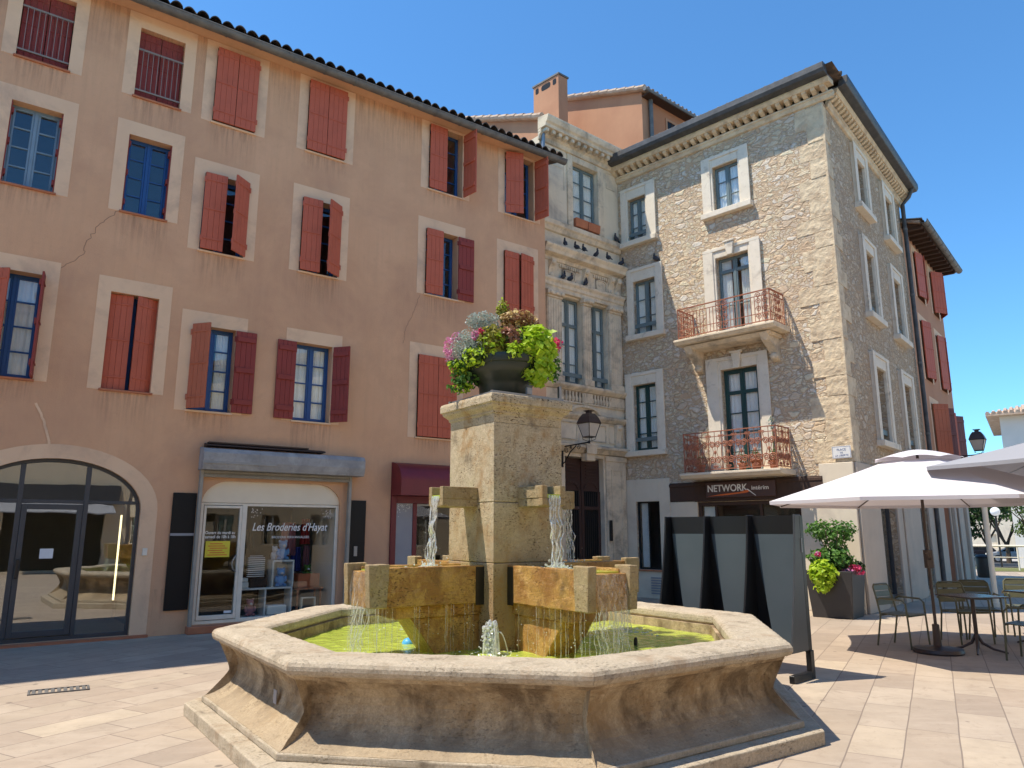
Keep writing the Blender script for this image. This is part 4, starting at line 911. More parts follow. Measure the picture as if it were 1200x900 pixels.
def surround(par, x0, x1, z0, z1, ox0, ox1, ozt, ozb=None, Mx=None, key=False, sill=True, mat=None, d=.045):
    mat = mat or WS; mb = MB(); ozb = z0 if ozb is None else ozb
    mb.box(ox0, x0, -d, .02, ozb, ozt); mb.box(x1, ox1, -d, .02, ozb, ozt); mb.box(x0, x1, -d, .02, z1, ozt)
    mb.box(ox0-.02, x0-.05, -d-.025, -d, ozb, ozt-.02) ; mb.box(x1+.05, ox1+.02, -d-.025, -d, ozb, ozt-.02); mb.box(ox0-.02, ox1+.02, -d-.028, -d, ozt-.07, ozt+.015)
    if sill: mb.box(ox0-.05, ox1+.05, -d-.10, .1, ozb-.14, ozb-.001)
    s = mb.build('window_surround', mat, par, Mx, bevel=.010, seg=2)
    if key:
        xc = (x0+x1)/2; MB().prism([(xc-.07, z1-.02), (xc+.07, z1-.02), (xc+.12, ozt+.06), (xc-.12, ozt+.06)], -d-.09, -d-.0281).box(xc-.15, xc+.15, -d-.11, -d-.03, ozt+.06, ozt+.11).build('keystone', mat, s, bevel=.01)
    return s
surround(b3, *H3[0][:4], -5.52,-4.45,10.74); surround(b3, *H3[1][:4], -5.40,-4.33,8.40); surround(b3, *H3[2][:4], -5.55,-4.42,5.58)
surround(b3, *H3[3][:4], -3.02,-1.80,10.70); surround(b3, *H3[4][:4], -3.10,-1.66,8.30,key=True,sill=False); surround(b3, *H3[5][:4], -3.18,-1.66,5.58,key=True,sill=False)
window(b3, *H3[0][:4], y=.10, mat=M['blue_grey'], rows=3); window(b3, *H3[1][:4], y=.10, mat=M['blue_grey'], rows=3, gap=.08)
window(b3, *H3[2][:4], y=.10, mat=M['green_dark'], rows=4); window(b3, *H3[3][:4], y=.10, mat=M['blue_grey'], rows=3)
window(b3, *H3[4][:4], y=.12, mat=M['blue_grey'], rows=2, trans=7.72, curtmat=M['cloth_pink'] if False else None, gap=.12); window(b3, *H3[5][:4], y=.12, mat=M['green_dark'], rows=4, trans=4.75, fw=.07)
for (h, z) in ((H3[0], .16), (H3[1], .20), (H3[2], .24)):
    MB().box(h[0]-.04, h[1]+.04, .02, .05, h[2]+z, h[2]+z+.10).build('window_bar', M['blue_grey'], b3, bevel=.004)
pg = MB(); pg.box(-4.4,-4.34,-.055,-.001,0,.1)
# plaster at street level
pm = MB()
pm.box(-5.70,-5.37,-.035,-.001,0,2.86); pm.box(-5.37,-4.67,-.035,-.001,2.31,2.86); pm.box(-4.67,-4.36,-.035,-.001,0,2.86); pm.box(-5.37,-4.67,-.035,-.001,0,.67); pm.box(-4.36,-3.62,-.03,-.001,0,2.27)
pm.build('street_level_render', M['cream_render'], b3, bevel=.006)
MB().box(-1.14,-.001,-.06,-.001,0,2.24).box(-.70,-.001,-.058,-.001,2.24,2.97).build('corner_pier', M['cream_render'], b3, bevel=.01)
vt = MB()
for k in range(7): vt.box(-4.98,-4.50,-.05,-.036,.10+.06*k,.135+.06*k)
vt.build('wall_vent', M['grey_panel'], b3)
MB().box(-5.44,-4.62,-.075,.08,.63,.669).build('sill', M['terracotta'], b3)
wf = MB(); wf.box(-5.37,-5.33,.05,.10,.67,2.31); wf.box(-4.71,-4.67,.05,.10,.67,2.31); wf.box(-5.33,-4.71,.05,.10,.67,.71); wf.box(-5.33,-4.71,.05,.10,2.27,2.31); wf.box(-5.06,-5.03,.05,.10,.71,2.27)
w_ = wf.build('window', M['iron'], b3); MB().box(-5.34,-4.70,.07,.075,.69,2.29).build('pane', M['glass'], w_)
MB().box(-5.30,-5.08,.12,.13,.72,2.27).build('blind', M['white'], w_)
lt = MB(); lt.box(-4.36,-3.66,-.05,.05,2.28,2.72); lt.box(-3.68,-.62,-.06,.05,2.26,2.73); lt.box(-4.36,-.64,-.075,-.0,2.62,2.70)
lt.build('wooden_lintel', M['old_wood'], b3, bevel=.015)
sf = MB(); sf.box(-3.62,-3.55,.02,.10,.02,2.25); sf.box(-1.21,-1.14,.02,.10,.02,2.25); sf.box(-3.55,-1.21,.02,.10,2.17,2.25); sf.box(-3.20,-3.15,.02,.10,.02,2.17); sf.box(-2.1,-2.04,.02,.10,.02,2.17); sf.box(-3.55,-1.21,.02,.10,.02,.3)
s_ = sf.build('shopfront', M['old_wood'], b3, bevel=.006); MB().box(-3.55,-1.2,.06,.066,.3,2.17).build('shop_glass', M['glass_shop'], s_)
MB().box(-3.53,-3.22,.12,.13,.3,2.15).build('blind', M['curtain'], s_)
# cornice of brackets under the eaves (front and side) and dark gutter
def eaves(par, x0, x1, Mx, nm):
    c = MB(); c.profx([(0,11.02), (-.05,11.04), (-.07,11.12), (-.10,11.14), (-.10,11.18), (0,11.18)], x0, x1); c.profx([(0,11.30), (-.26,11.30), (-.30,11.38), (-.30,11.42), (0,11.42)], x0-.0, x1)
    co_ = c.build('eaves_cornice', M['quoin'], par, Mx, bevel=.006)
    q = MB(); x = x0+.08
    while x < x1-.1: q.profx([(-.001,11.18), (-.12,11.19), (-.22,11.25), (-.24,11.299), (-.001,11.299)], x, x+.10); x += .205
    q.build('eaves_brackets', M['quoin'], co_)
    MB().profx([(-.34,11.42), (-.48,11.44), (-.52,11.52), (-.52,11.66), (-.34,11.66), (-.30,11.42)], x0, x1+.0).build('gutter', M['dark_gutter'], par, Mx, bevel=.01)
    MB().box(x0, x1, -.36, 0, 11.421, 11.45).build('soffit', M['dark_gutter'], par, Mx)
eaves(b3, -5.95, .30, Matrix(), 'f'); eaves(b3, .302, 7.3, S, 's')
# wedge-shaped corner fillers come from the roof sheet
ro = MB(); e0 = Vector((-5.9,-.45,11.6)); e1 = Vector((.47,-.45,11.6)); e2 = S @ Vector((7.4,-.45,11.6)); e3 = Vector((-5.9,7.3,11.6)); ap = Vector((-2.6,3.6,12.7)); ap2 = Vector((-1.6,3.6,12.7))
ro.add([e0,e1,e2,e3,ap,ap2], [(0,1,5,4),(1,2,5),(2,3,4,5),(3,0,4),(0,3,2,1)]); ro.build('roof', M['tile_dark'], b3)
te = MB(); x = -5.85
while x < .12: te.tube([(x,-.47,11.64), (x,.35,11.87)], .055, 8); x += .24
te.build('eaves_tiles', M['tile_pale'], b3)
te = MB(); x = .15
while x < 7.3: te.tube([(x,-.44,11.63), (x,.1,11.80)], .055, 8); x += .24
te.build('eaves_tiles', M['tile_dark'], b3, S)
# quoins
rq = random.Random(5); z = 2.98; qf, qs = MB(), MB(); k = 0
while z < 10.9:
    h = rq.uniform(.34, .5); h = min(h, 11.0-z); big = (k % 2 == 0); up = z > 8.9
    fw_ = rq.uniform(.62, .85) if big else rq.uniform(.38, .5); sw_ = rq.uniform(.32, .42) if big else rq.uniform(.55, .75)
    if up: fw_ *= .75; sw_ *= .7
    dz = .003
    d_ = rq.uniform(.006, .022)
    qf.box(-fw_, d_*.0+.0, -d_, -.0005, z+dz, z+h-dz); qs.box(.0, sw_, -d_, -.0005, z+dz, z+h-dz)
    z += h; k += 1
qf.box(-.02, .028, -.024, -.001, 2.98, 11.0)
weather(qf.build('quoins', M['quoin'], b3, bevel=.014, seg=2), 4, .03, .12); weather(qs.build('quoins', M['quoin'], b3, S, bevel=.014, seg=2), 3, .02, .12)
# side windows
for i, (o0, o1, ot) in enumerate(((2.10,3.32,10.95), (4.76,6.0,10.95), (2.10,3.32,8.55), (4.72,6.0,8.55), (2.0,3.38,5.66), (4.66,6.0,5.66))):
    h = H3s[i][:4]; surround(b3, *h, o0, o1, ot, Mx=S, d=.07); window(b3, *h, y=.24, mat=M['blue_grey'], rows=3, Mx=S)
    MB().box(h[0]-.02, h[1]+.02, .03, .06, h[2]+.2, h[2]+.32).build('window_bar', M['blue_grey'], b3, S)
# ground floor of the side: render piers and shop windows
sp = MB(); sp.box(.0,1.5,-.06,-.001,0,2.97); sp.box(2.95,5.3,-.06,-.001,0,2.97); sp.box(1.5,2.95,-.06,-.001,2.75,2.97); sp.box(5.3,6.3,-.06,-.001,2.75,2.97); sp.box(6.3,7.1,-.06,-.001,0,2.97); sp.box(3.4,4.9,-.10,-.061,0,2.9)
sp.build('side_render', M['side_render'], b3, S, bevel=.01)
for (xa, xb) in ((1.5,2.95), (5.3,6.3)):
    f_ = MB(); f_.box(xa,xa+.06,.12,.2,.12,2.75); f_.box(xb-.06,xb,.12,.2,.12,2.75); f_.box(xa+.06,xb-.06,.12,.2,2.67,2.75); f_.box(xa+.06,xb-.06,.12,.2,.12,.2)
    f_ = f_.build('shopfront', M['grey_frame'], b3, S); MB().box(xa+.03,xb-.03,.16,.166,.15,2.7).build('shop_glass', M['glass_shop'], f_)
# downpipe
dp = MB(); dp.tube([(7.0,-.42,11.48), (6.98,-.30,11.20), (6.95,-.12,11.0), (6.95,-.12,.3), (6.95,-.12,.05)], .058, 10)
dpo = dp.build('downpipe', M['dark_gutter'], b3, S, smooth=True)
cl = MB()
for zz in (10.2, 8.2, 6.2, 4.2, 2.2): cl.tube([(6.95,-.12,zz), (6.95,-.12,zz+.06)], .068, 10)
cl.build('pipe_collars', M['zinc'], dpo, smooth=True)
# balconies
def scroll(mb, cx, cz, r, sgn, y, turns=1.5, tr=.008):
    pts = [(cx + sgn*r*(1-t*.8)*math.cos(t*turns*2*math.pi), y, cz + r*(1-t*.8)*math.sin(t*turns*2*math.pi)) for t in [k/22 for k in range(23)]]
    mb.tube(pts, tr, 4, False)
def balcony(x0, x1, zs, zr, depth, label_bars, Mx=None, slabt=.14):
    sl_ = MB(); sl_.profx([(0,zs-slabt), (-depth-.02,zs-slabt), (-depth-.06,zs-slabt*.6), (-depth-.09,zs-slabt*.45), (-depth-.09,zs), (0,zs)], x0-.10, x1+.10)
    bal = sl_.build('balcony', M['limestone'] if not label_bars else M['cream_render'], b3, Mx, bevel=.01)
    def panel(P0, P1, nb, dense):
        """railing run between two floor points"""
        mb = MB(); P0 = Vector(P0); P1 = Vector(P1); Ln = (P1-P0).length; u = (P1-P0)/Ln
        Mt = Matrix(((u.x, -u.y, 0, P0.x), (u.y, u.x, 0, P0.y), (0, 0, 1, 0), (0,0,0,1)))
        mb.box(0, Ln, -.02, .02, zr-.02, zr); mb.box(0, Ln, -.01, .01, zs+.05, zs+.07); mb.box(0, Ln, -.008, .008, zr-.13, zr-.115)
        for x in (0.0, Ln): mb.tube([(x, 0, zs), (x, 0, zr+.01)], .014, 6)
        hgt = zr-zs
        if not dense:
            mb.box(0, Ln, -.006, .006, zs+hgt*.30, zs+hgt*.32)
            k = 0; x = .08
            while x < Ln-.04: mb.box(x-.006, x+.006, -.006, .006, zs+.07, zr-.13); x += .085
            groups = [Ln*.08, Ln*.5, Ln*.92] if Ln > 1.2 else [Ln*.5]
            for g in groups:
                for kk, dz in enumerate((.22, .45, .68, .86)):
                    for sg in (-1, 1): scroll(mb, g+sg*.075, zs+hgt*dz, .068, sg, -.008, 1.5, .010)
        else:
            n_ = max(2, int(round(Ln/.30))); w = Ln/n_
            for k in range(n_):
                cx = (k+.5)*w
                for sg in (-1, 1):
                    scroll(mb, cx+sg*w*.23, zs+hgt*.28, w*.26, sg, 0, 1.9, .0125); scroll(mb, cx+sg*w*.22, zs+hgt*.66, w*.24, sg, 0, 1.9, .0125); scroll(mb, cx+sg*w*.36, zs+hgt*.87, w*.10, sg, 0, 1.2, .009); scroll(mb, cx+sg*w*.10, zs+hgt*.12, w*.09, sg, 0, 1.2, .009)
                    mb.tube([(cx+sg*w*.45,0,zs+.06), (cx+sg*w*.12,0,zs+hgt*.48), (cx+sg*w*.42,0,zs+hgt*.85)], .008, 4, False)
                mb.tube([(cx,0,zs+.06), (cx,0,zr-.02)], .008, 4)
                mb.ball((cx, 0, zs+hgt*.47), (.03,.02,.05), 6, 5)
                if k: mb.tube([(k*w,0,zs+.05), (k*w,0,zr)], .011, 4)
        mb.xf(Mt); return mb
    mb = panel((x0,-depth,0), (x1,-depth,0), 0, label_bars); mb2 = panel((x1,-depth,0), (x1,-.03,0), 0, label_bars); mb3 = panel((x0,-.03,0), (x0,-depth,0), 0, label_bars)
    mb.add(mb2.v, mb2.f); mb.add(mb3.v, mb3.f)
    mb.build('balcony_railing', M['rust_iron'], bal)
    return bal
ub = balcony(-3.50, -1.20, 6.02, 6.78, .70, False, slabt=.12); lb = balcony(-3.52, -1.30, 2.88, 3.79, .66, True, slabt=.12)
for x in (-3.35, -1.45):
    cs = MB(); cs.profx([(0,5.30), (-.08,5.32), (-.12,5.45), (-.28,5.58), (-.52,5.72), (-.60,5.87), (0,5.87)], x-.09, x+.09)
    cs.ball((x,-.12,5.40), (.10,.09,.09), 8, 6); cs.ball((x,-.46,5.75), (.10,.08,.08), 8, 6); cs.build('balcony_console', M['limestone'], ub, smooth=True)
MB().profx([(0,5.80), (-.50,5.80), (-.60,5.879), (0,5.879)], -3.4, -1.3).build('slab_moulding', M['limestone'], ub)
# things on the balconies
rp = random.Random(3)
for k, (x, y, s, lb_) in enumerate(((-3.25,-.42,1.0,'leftmost terracotta pot on the lower balcony'), (-2.20,-.45,.9,'terracotta pot below the middle of the lower balcony door'), (-1.85,-.48,1.15,'wide terracotta pot right of the lower balcony door'), (-1.50,-.40,1.0,'terracotta pot with a tall thin plant at the right end of the lower balcony'))):
    t = thing('flower_pot', lb_, 'flower pot', F3 @ T(x, y, 2.88), 'terracotta pots on the lower balcony')
    MB().lathe([(.07*s,0), (.10*s,.16*s), (.115*s,.165*s), (.115*s,.20*s), (.095*s,.20*s), (.09*s,.15*s)], n=14).build('pot', M['terracotta'], t, smooth=True)
    foliage('plant', [((0,0,.30*s), (.10,.10,.14), 60, .05)], M['leaf_green'], t, rp)
    if k == 3:
        st_ = MB(); st_.tube([(0,0,.2), (.02,0,.7), (.0,0,1.15)], .008, 5); st_.build('stem', M['leaf_green'], t); foliage('top_leaves', [((0,0,.98), (.07,.07,.20), 36, .06)], M['leaf_silver'], t, rp)
# blanket hung inside the upper rail
# shop sign
sg = thing('shop_sign', 'brown signboard reading NETWORK intérim over the dark shopfront', 'sign', F3 @ T(-2.48, -.08, 2.34))
MB().box(-.84, .84, -.05, .0, 0, .34).build('board', M['sign_brown'], sg, bevel=.006)
text_obj('NETWORK', .215, M['white_letters'], sg, Matrix.Translation((-.80, -.053, .135)), 'lettering', .002, .0, sx=.92, bold=.004)
text_obj('intérim', .125, M['white_letters'], sg, Matrix.Translation((.29, -.053, .150)), 'lettering', .002, .0, sx=1.12, bold=.002)
swm = MB(); swm.prism([(-.80,.03), (-.45,.075), (.0,.105), (.20,.155), (.24,.11), (.15,.085), (-.30,.05)], -.056, -.051); swm.build('swoosh', M['orange_letters'], sg)
MB().prism([(.17,.17), (.21,.17), (.40,.02), (.38,.02)], -.0585, -.0565).build('stroke', M['white_letters'], sg)
# street name plate on the quoins
sn = thing('street_name_plate', 'small white enamel street name plate on the corner quoins', 'sign', F3 @ T(-.20, -.06, 3.05))
MB().box(-.19, .19, -.012, 0, 0, .25).build('plate', M['white'], sn, bevel=.002)
text_obj('PLACE', .065, M['blue_letters'], sn, Matrix.Translation((0, -.014, .155)), 'lettering', .0005, align='CENTER'); text_obj('DE', .045, M['blue_letters'], sn, Matrix.Translation((0, -.014, .10)), 'lettering', .0005, align='CENTER')
text_obj('LA LIBERTE', .055, M['blue_letters'], sn, Matrix.Translation((0, -.014, .04)), 'lettering', .0005, align='CENTER')
bd = MB(); bd.box(-.18,.18,-.0135,-.0121,.01,.016); bd.box(-.18,.18,-.0135,-.0121,.234,.24); bd.box(-.18,-.174,-.0135,-.0121,.016,.234); bd.box(.174,.18,-.0135,-.0121,.016,.234); bd.build('plate_border', M['blue_letters'], sn)

# ================================================================ RED HOUSE DOWN THE STREET
b4 = thing('street_house', 'orange plastered house with red shutters beyond the rubble house', 'house', F3s @ T(7.1, 0, 0))
H4 = [(1.2,2.3,8.55,10.0), (3.5,4.5,8.55,10.0), (1.1,2.1,6.0,7.8), (3.35,4.35,6.0,7.8), (1.4,2.4,3.6,5.3), (3.4,4.4,3.6,5.3), (1.3,2.2,.1,2.75,.25), (2.8,3.6,.1,2.75,.25)]
mb = wall_mb(0, 5.2, 0, 10.5, H4, .2); mb.quad((5.2,0,0),(5.2,8,0),(5.2,8,10.5),(5.2,0,10.5)); mb.quad((0,0,11.1-.6),(5.2,0,10.5),(5.2,8,10.5),(0,8,10.5)); mb.quad((0,8,0),(5.2,8,0),(5.2,8,10.5),(0,8,10.5)); mb.quad((0,0,0),(0,8,0),(0,8,10.5),(0,0,10.5))
mb.build('wall', M['orange_plaster'], b4)
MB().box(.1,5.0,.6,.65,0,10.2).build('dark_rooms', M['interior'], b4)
tile_roof(b4, -.1, 5.5, -.55, 10.45, 4, 11.6, M['tile'], pitch=.22)
gutter(b4, -.1, 5.5, -.60, 10.42, .10, M['zinc'])
MB().box(0,5.4,-.5,0,10.35,10.40).build('soffit', M['old_wood'], b4)
rf = MB(); k_ = 0.1
while k_ < 5.2: rf.box(k_, k_+.08, -.5, -.001, 10.26, 10.349); k_ += .42
rf.build('rafter_ends', M['old_wood'], b4)
for i, (x0, x1, z0, z1) in enumerate([h[:4] for h in H4[:6]]):
    w_ = (x1-x0)/2-.005; z0_, h_ = z0+.02, z1-z0-.04
    mb = MB(); mb.prism([(x0-.16,z0-.02), (x0,z0-.02), (x0,z1), (x1,z1), (x1,z0-.02), (x1+.16,z0-.02), (x1+.16,z1+.2), (x0-.16,z1+.2)], -.006, 0); mb.build('window_surround', M['plaster_band'], b4)
    a1, a2 = ((10, 14), (30, 30), (14, 14), (12, 16), (40, 140), (20, 150))[i]
    shutter(b4, x0, -.045, z0_, w_, h_, 1, a1, M['shutter'] if i != 4 else M['shutter_rust']); shutter(b4, x1, -.045, z0_, w_, h_, -1, a2, M['shutter'] if i < 4 else M['shutter_brown'])
sp = MB(); xs_ = [0, 1.3, 2.2, 2.8, 3.6, 5.2]
for a, b in ((0,1.3), (2.2,2.8), (3.6,5.2)): sp.box(a, b, -.05, -.001, 0, 2.97)
for a, b in ((1.3,2.2), (2.8,3.6)): sp.box(a, b, -.05, -.001, 2.75, 2.97)
sp.box(-.0,.35,-.14,-.051,0,2.9); sp.box(2.35,2.65,-.14,-.051,0,2.9); sp.box(4.4,4.75,-.14,-.051,0,2.9)
sp.build('street_level_render', M['side_render'], b4, bevel=.01)
for k, (xa, xb) in enumerate(((1.3,2.2), (2.8,3.6))):
    f_ = MB(); f_.box(xa,xa+.06,.12,.2,.1,2.75); f_.box(xb-.06,xb,.12,.2,.1,2.75); f_.box(xa+.06,xb-.06,.12,.2,2.67,2.75); f_.box(xa+.06,xb-.06,.12,.2,.1,.18)
    f_ = f_.build('shopfront', M['cloth_red'] if k == 0 else M['grey_frame'], b4); MB().box(xa+.03,xb-.03,.16,.166,.15,2.7).build('shop_glass', M['glass_shop'], f_)

# ================================================================ HOUSES RISING BEHIND
def raked_house(name, label, cR, cL, zR, zL, depth, zb, mat, win=False):
    """party wall from right corner cR to left corner cL with a raked top, the body running back along the street axis"""
    t = thing(name, label, 'house', T(cR[0], cR[1], 0)); d = Vector((math.sin(R(50)), math.cos(R(50))))
    a = Vector((0, 0)); b = Vector((cL[0]-cR[0], cL[1]-cR[1])); c = b + d*depth; e = a + d*depth
    mb = MB(); mb.vprism([a, e, c, b], zb, 0, [zR, zR, zL, zL]); 
    mb.build('wall', mat, t)
    n = (b).normalized(); out = Vector((n.y, -n.x)); out = out if out.dot(Vector((-.7,-.7))) > 0 else -out
    # roof slab and verge tiles
    def P(p, z): return (p.x, p.y, z)
    sl_ = (zL-zR)/b.length; o_ = n*.22
    r = MB(); q0, q1, q2, q3 = a-o_-d*.14, e-o_+d*.2, c+o_*0+d*.2, b-d*.14
    zz0, zz1 = zR-sl_*.22, zL
    r.add([P(q0,zz0+.0),P(q1,zz0),P(q2,zz1),P(q3,zz1),P(q0,zz0+.07),P(q1,zz0+.07),P(q2,zz1+.07),P(q3,zz1+.07)],[(0,3,2,1),(4,5,6,7),(0,1,5,4),(1,2,6,5),(2,3,7,6),(3,0,4,7)])
    rr_ = r.build('roof', M['tile_pale'], t)
    v = MB(); Ln = b.length+.22; k = 0
    while k*.36 < Ln-.3:
        s0 = k*.36; p0 = a-o_+n*s0-d*.12; p1 = a-o_+n*(s0+.42)-d*.12; v.tube([P(p0, zz0+sl_*s0+.10), P(p1, zz0+sl_*(s0+.42)+.075)], [.10,.085], 8); k += 1
    v.build('verge_tiles', M['tile_pale'], rr_)
    v = MB(); k = 0
    while k*.22 < depth:
        p0 = a-o_+d*(k*.22) - n*.06; p1 = a+n*.8+d*(k*.22); v.tube([P(p0, zz0+.08), P(p1, zR+sl_*.8+.10)], .075, 8); k += 1
    v.build('eaves_tiles', M['tile'], rr_)
    return t, d, n
up, d_, n_u = raked_house('upper_house', 'orange house with a chimney rising behind the grey mansion', (4.2,21.5), (1.45,24.25), 15.55, 16.9, 7, 8, M['orange_plaster'])
# chimney
ch = MB(); u2 = Vector((-.707,.707)); dd_ = Vector((math.sin(R(50)), math.cos(R(50)))); c0 = Vector((1.55-4.2, 22-21.5)); c1_ = c0+u2*1.15; c2_ = c1_+dd_*.42; c3_ = c0+dd_*.42
ch.vprism([c0, c3_, c2_, c1_], 8, 16.55); cho = ch.build('chimney', M['orange_plaster'], up, bevel=.01)
fl = MB(); nrm = Vector((-.707,-.707))
for (a, b, z0, z1) in ((.10,.26,16.24,16.46), (.36,.78,16.24,16.46), (.90,1.05,16.24,16.46)):
    p, q = c0+u2*a+nrm*.004, c0+u2*b+nrm*.004; mid_ = (p+q)/2
    poly = []
    for k in range(12):
        an = 2*math.pi*k/12; cx, cz = math.copysign(abs(math.cos(an))**.5, math.cos(an)), math.copysign(abs(math.sin(an))**.5, math.sin(an)); s = mid_+(q-p)/2*cx; poly.append((s.x, s.y, (z0+z1)/2+(z1-z0)/2*cz))
    fl.add(poly, [tuple(range(12))])
fl.build('flue_openings', M['black_panel'], cho)
cp = MB(); cp.vprism([c0-u2*.03-dd_*.03, c3_-u2*.03+dd_*.03, c2_+u2*.03+dd_*.03, c1_+u2*.03-dd_*.03], 16.55, 16.61); cp.build('chimney_cap', M['zinc'], cho)
# street side of the upper house: gutter pipe, dark window
FU = frame((0,0,0), (dd_.x, dd_.y)); 
ev = MB(); ev.tube([(-.2,-.30,15.46), (6.9,-.30,15.46)], .07, 8); ev.tube([(.35,-.08,15.4), (.35,-.08,8)], .07, 8); ev.build('rain_pipe', M['zinc'], up, FU, smooth=True)
MB().box(.4,7,-.012,.0,8,15.5).build('street_front', M['orange_deep'], up, FU)
MB().box(0,7,-.34,0,15.38,15.42).build('soffit', M['old_wood'], up, FU)
MB().box(1.17,1.25,-.04,-.0125,14.3,15.08).box(1.75,1.83,-.04,-.0125,14.3,15.08).box(1.25,1.75,-.04,-.0125,15.0,15.08).build('window_surround', M['orange_plaster'], up, FU)
wv = MB(); wv.box(1.25,1.75,-.02,-.0125,14.3,15.0); wv = wv.build('window', M['black_panel'], up, FU)
MB().box(1.48,1.52,-.03,-.021,14.3,15.0).box(1.25,1.75,-.03,-.0205,14.6,14.63).build('window_bars', M['old_wood'], wv)
raked_house('gable_house', 'orange gable house with pale verge tiles behind the pink house roof', (.82,20.0), (-1.60,22.4), 13.65, 15.0, 5, 8, M['orange_plaster'])

# ================================================================ FOUNTAIN
FM = T(-.07, 7.5, 0, R(35))
fo = thing('fountain', 'octagonal stone fountain with a square column, four troughs and falling water', 'fountain', FM)
def oct_pt(r, k): a = R(22.5+45*k); return (r*math.cos(a), r*math.sin(a))
def octo(prof, gap=0.0, segs=1):
    """closed (r,z) profile swept round the octagon in separate stones"""
    mb = MB(); n = len(prof)
    for k in range(8):
        for s in range(segs):
            t0, t1 = s/segs, (s+1)/segs; rings = []
            for t, sg in ((t0, 1), (t1, -1)):
                ring = []
                for r, z in prof:
                    a, b = Vector(oct_pt(r, k)), Vector(oct_pt(r, k+1)); p = a.lerp(b, t) + (b-a).normalized()*gap*sg; ring.append((p.x, p.y, z))
                rings.append(ring)
            vs = rings[0]+rings[1]; mb.add(vs, [tuple(range(n)), tuple(range(2*n-1, n-1, -1))] + [(i, n+i, n+(i+1) % n, (i+1) % n) for i in range(n)])
    return mb
BS = Matrix.Translation(Matrix.Rotation(R(-35), 4, 'Z') @ Vector((0,.07,0))) @ Matrix.Diagonal((1.032,1.032,1.065,1))
weather(octo([(2.0,0), (2.82,0), (2.82,.095), (2.80,.10), (2.0,.10)], .0008, 1).build('lower_plinth', M['coping'], fo, BS, bevel=.006, seg=2), 4, .012)
weather(octo([(2.0,.10), (2.67,.10), (2.68,.105), (2.68,.140), (2.672,.146), (2.0,.146)], .0006, 1).build('upper_plinth', M['coping'], fo, BS, bevel=.006, seg=2), 4, .012)
cove = [(2.655,.104), (2.66,.148), (2.625,.158), (2.57,.178), (2.515,.205), (2.465,.242), (2.43,.285), (2.408,.335), (2.40,.39), (2.41,.445), (2.44,.495), (2.485,.535), (2.525,.555), (2.56,.56), (2.575,.585)]
weather(octo([(2.14,.10)] + cove + [(2.14,.585)], .0006, 1).build('basin', M['basin'], fo, BS, smooth=True), 4, .014)
cp_ = [(2.12,.585), (2.515,.585), (2.545,.60), (2.56,.625), (2.56,.65), (2.545,.672), (2.515,.685), (2.48,.69), (2.16,.69), (2.125,.682), (2.105,.665), (2.10,.64), (2.10,.61)]
cp_ = [(r*1.03, z) for r, z in cp_]
weather(octo(cp_, .0006, 2).build('coping', M['coping'], fo, BS, smooth=True), 5, .013)
mb = MB(); mb.vprism([oct_pt(2.2, k) for k in range(8)], .02, .12); mb.build('basin_floor', M['algae'], fo, BS)
# pool surface: a grid clipped to the octagon with real ripples round the falls
rw = random.Random(2); N_g = 150; wm = MB(); wm.nonorm = True; ids = {}
src = [(math.cos(R(a))*1.62, math.sin(R(a))*1.62) for a in (0, 90, 180, 270)] + [(-.55,-.55), (.55,-.55), (-.55,.55)]
def wz(x, y):
    z = .5
    for sx_, sy_ in src:
        d = math.hypot(x-sx_, y-sy_); z += .010*math.sin(d*38)*math.exp(-d*2.6)
    return z + .006*mnoise.noise(Vector((x*7, y*7, 0))) + .004*mnoise.noise(Vector((x*17, y*17, 3)))
def inoct(x, y, r): return all(x*math.cos(R(45*k)) + y*math.sin(R(45*k)) <= r*math.cos(R(22.5)) for k in range(8))
for i in range(N_g):
    for j in range(N_g):
        x = -2.14+4.28*i/(N_g-1); y = -2.14+4.28*j/(N_g-1)
        if inoct(x, y, 2.16): ids[(i, j)] = len(wm.v); wm.v.append((x, y, wz(x, y)))
for (i, j), v in ids.items():
    if (i+1, j) in ids and (i, j+1) in ids and (i+1, j+1) in ids: wm.f.append((v, ids[(i+1, j)], ids[(i+1, j+1)], ids[(i, j+1)]))
wm.build('pool_water', M['water'], fo, BS, smooth=True)
# column in three blocks, capital
cb = MB(); h = .41
for z0, z1 in ((.1,1.305), (1.309,1.862), (1.866,2.62)): cb.box(-h, h, -h, h, z0, z1)
col_ = weather(cb.build('column', M['trav'], fo, bevel=.007, seg=2), 4, .008)
def sq(prof):
    mb = MB(); n = 4; vs = []; fs = []
    for r, z in prof: vs += [(-r,-r,z), (r,-r,z), (r,r,z), (-r,r,z)]
    for i in range(len(prof)-1):
        for k in range(4): fs.append((i*4+k, i*4+(k+1) % 4, (i+1)*4+(k+1) % 4, (i+1)*4+k))
    fs += [(3,2,1,0), tuple((len(prof)-1)*4+k for k in range(4))]
    return mb.add(vs, fs)
weather(sq([(.41,2.62), (.412,2.70), (.425,2.71), (.425,2.73), (.44,2.745), (.465,2.765), (.475,2.78), (.475,2.795), (.492,2.80), (.495,2.86), (.488,2.885), (.47,2.89)]).build('capital', M['trav'], col_, bevel=.005, seg=2), 4, .010)
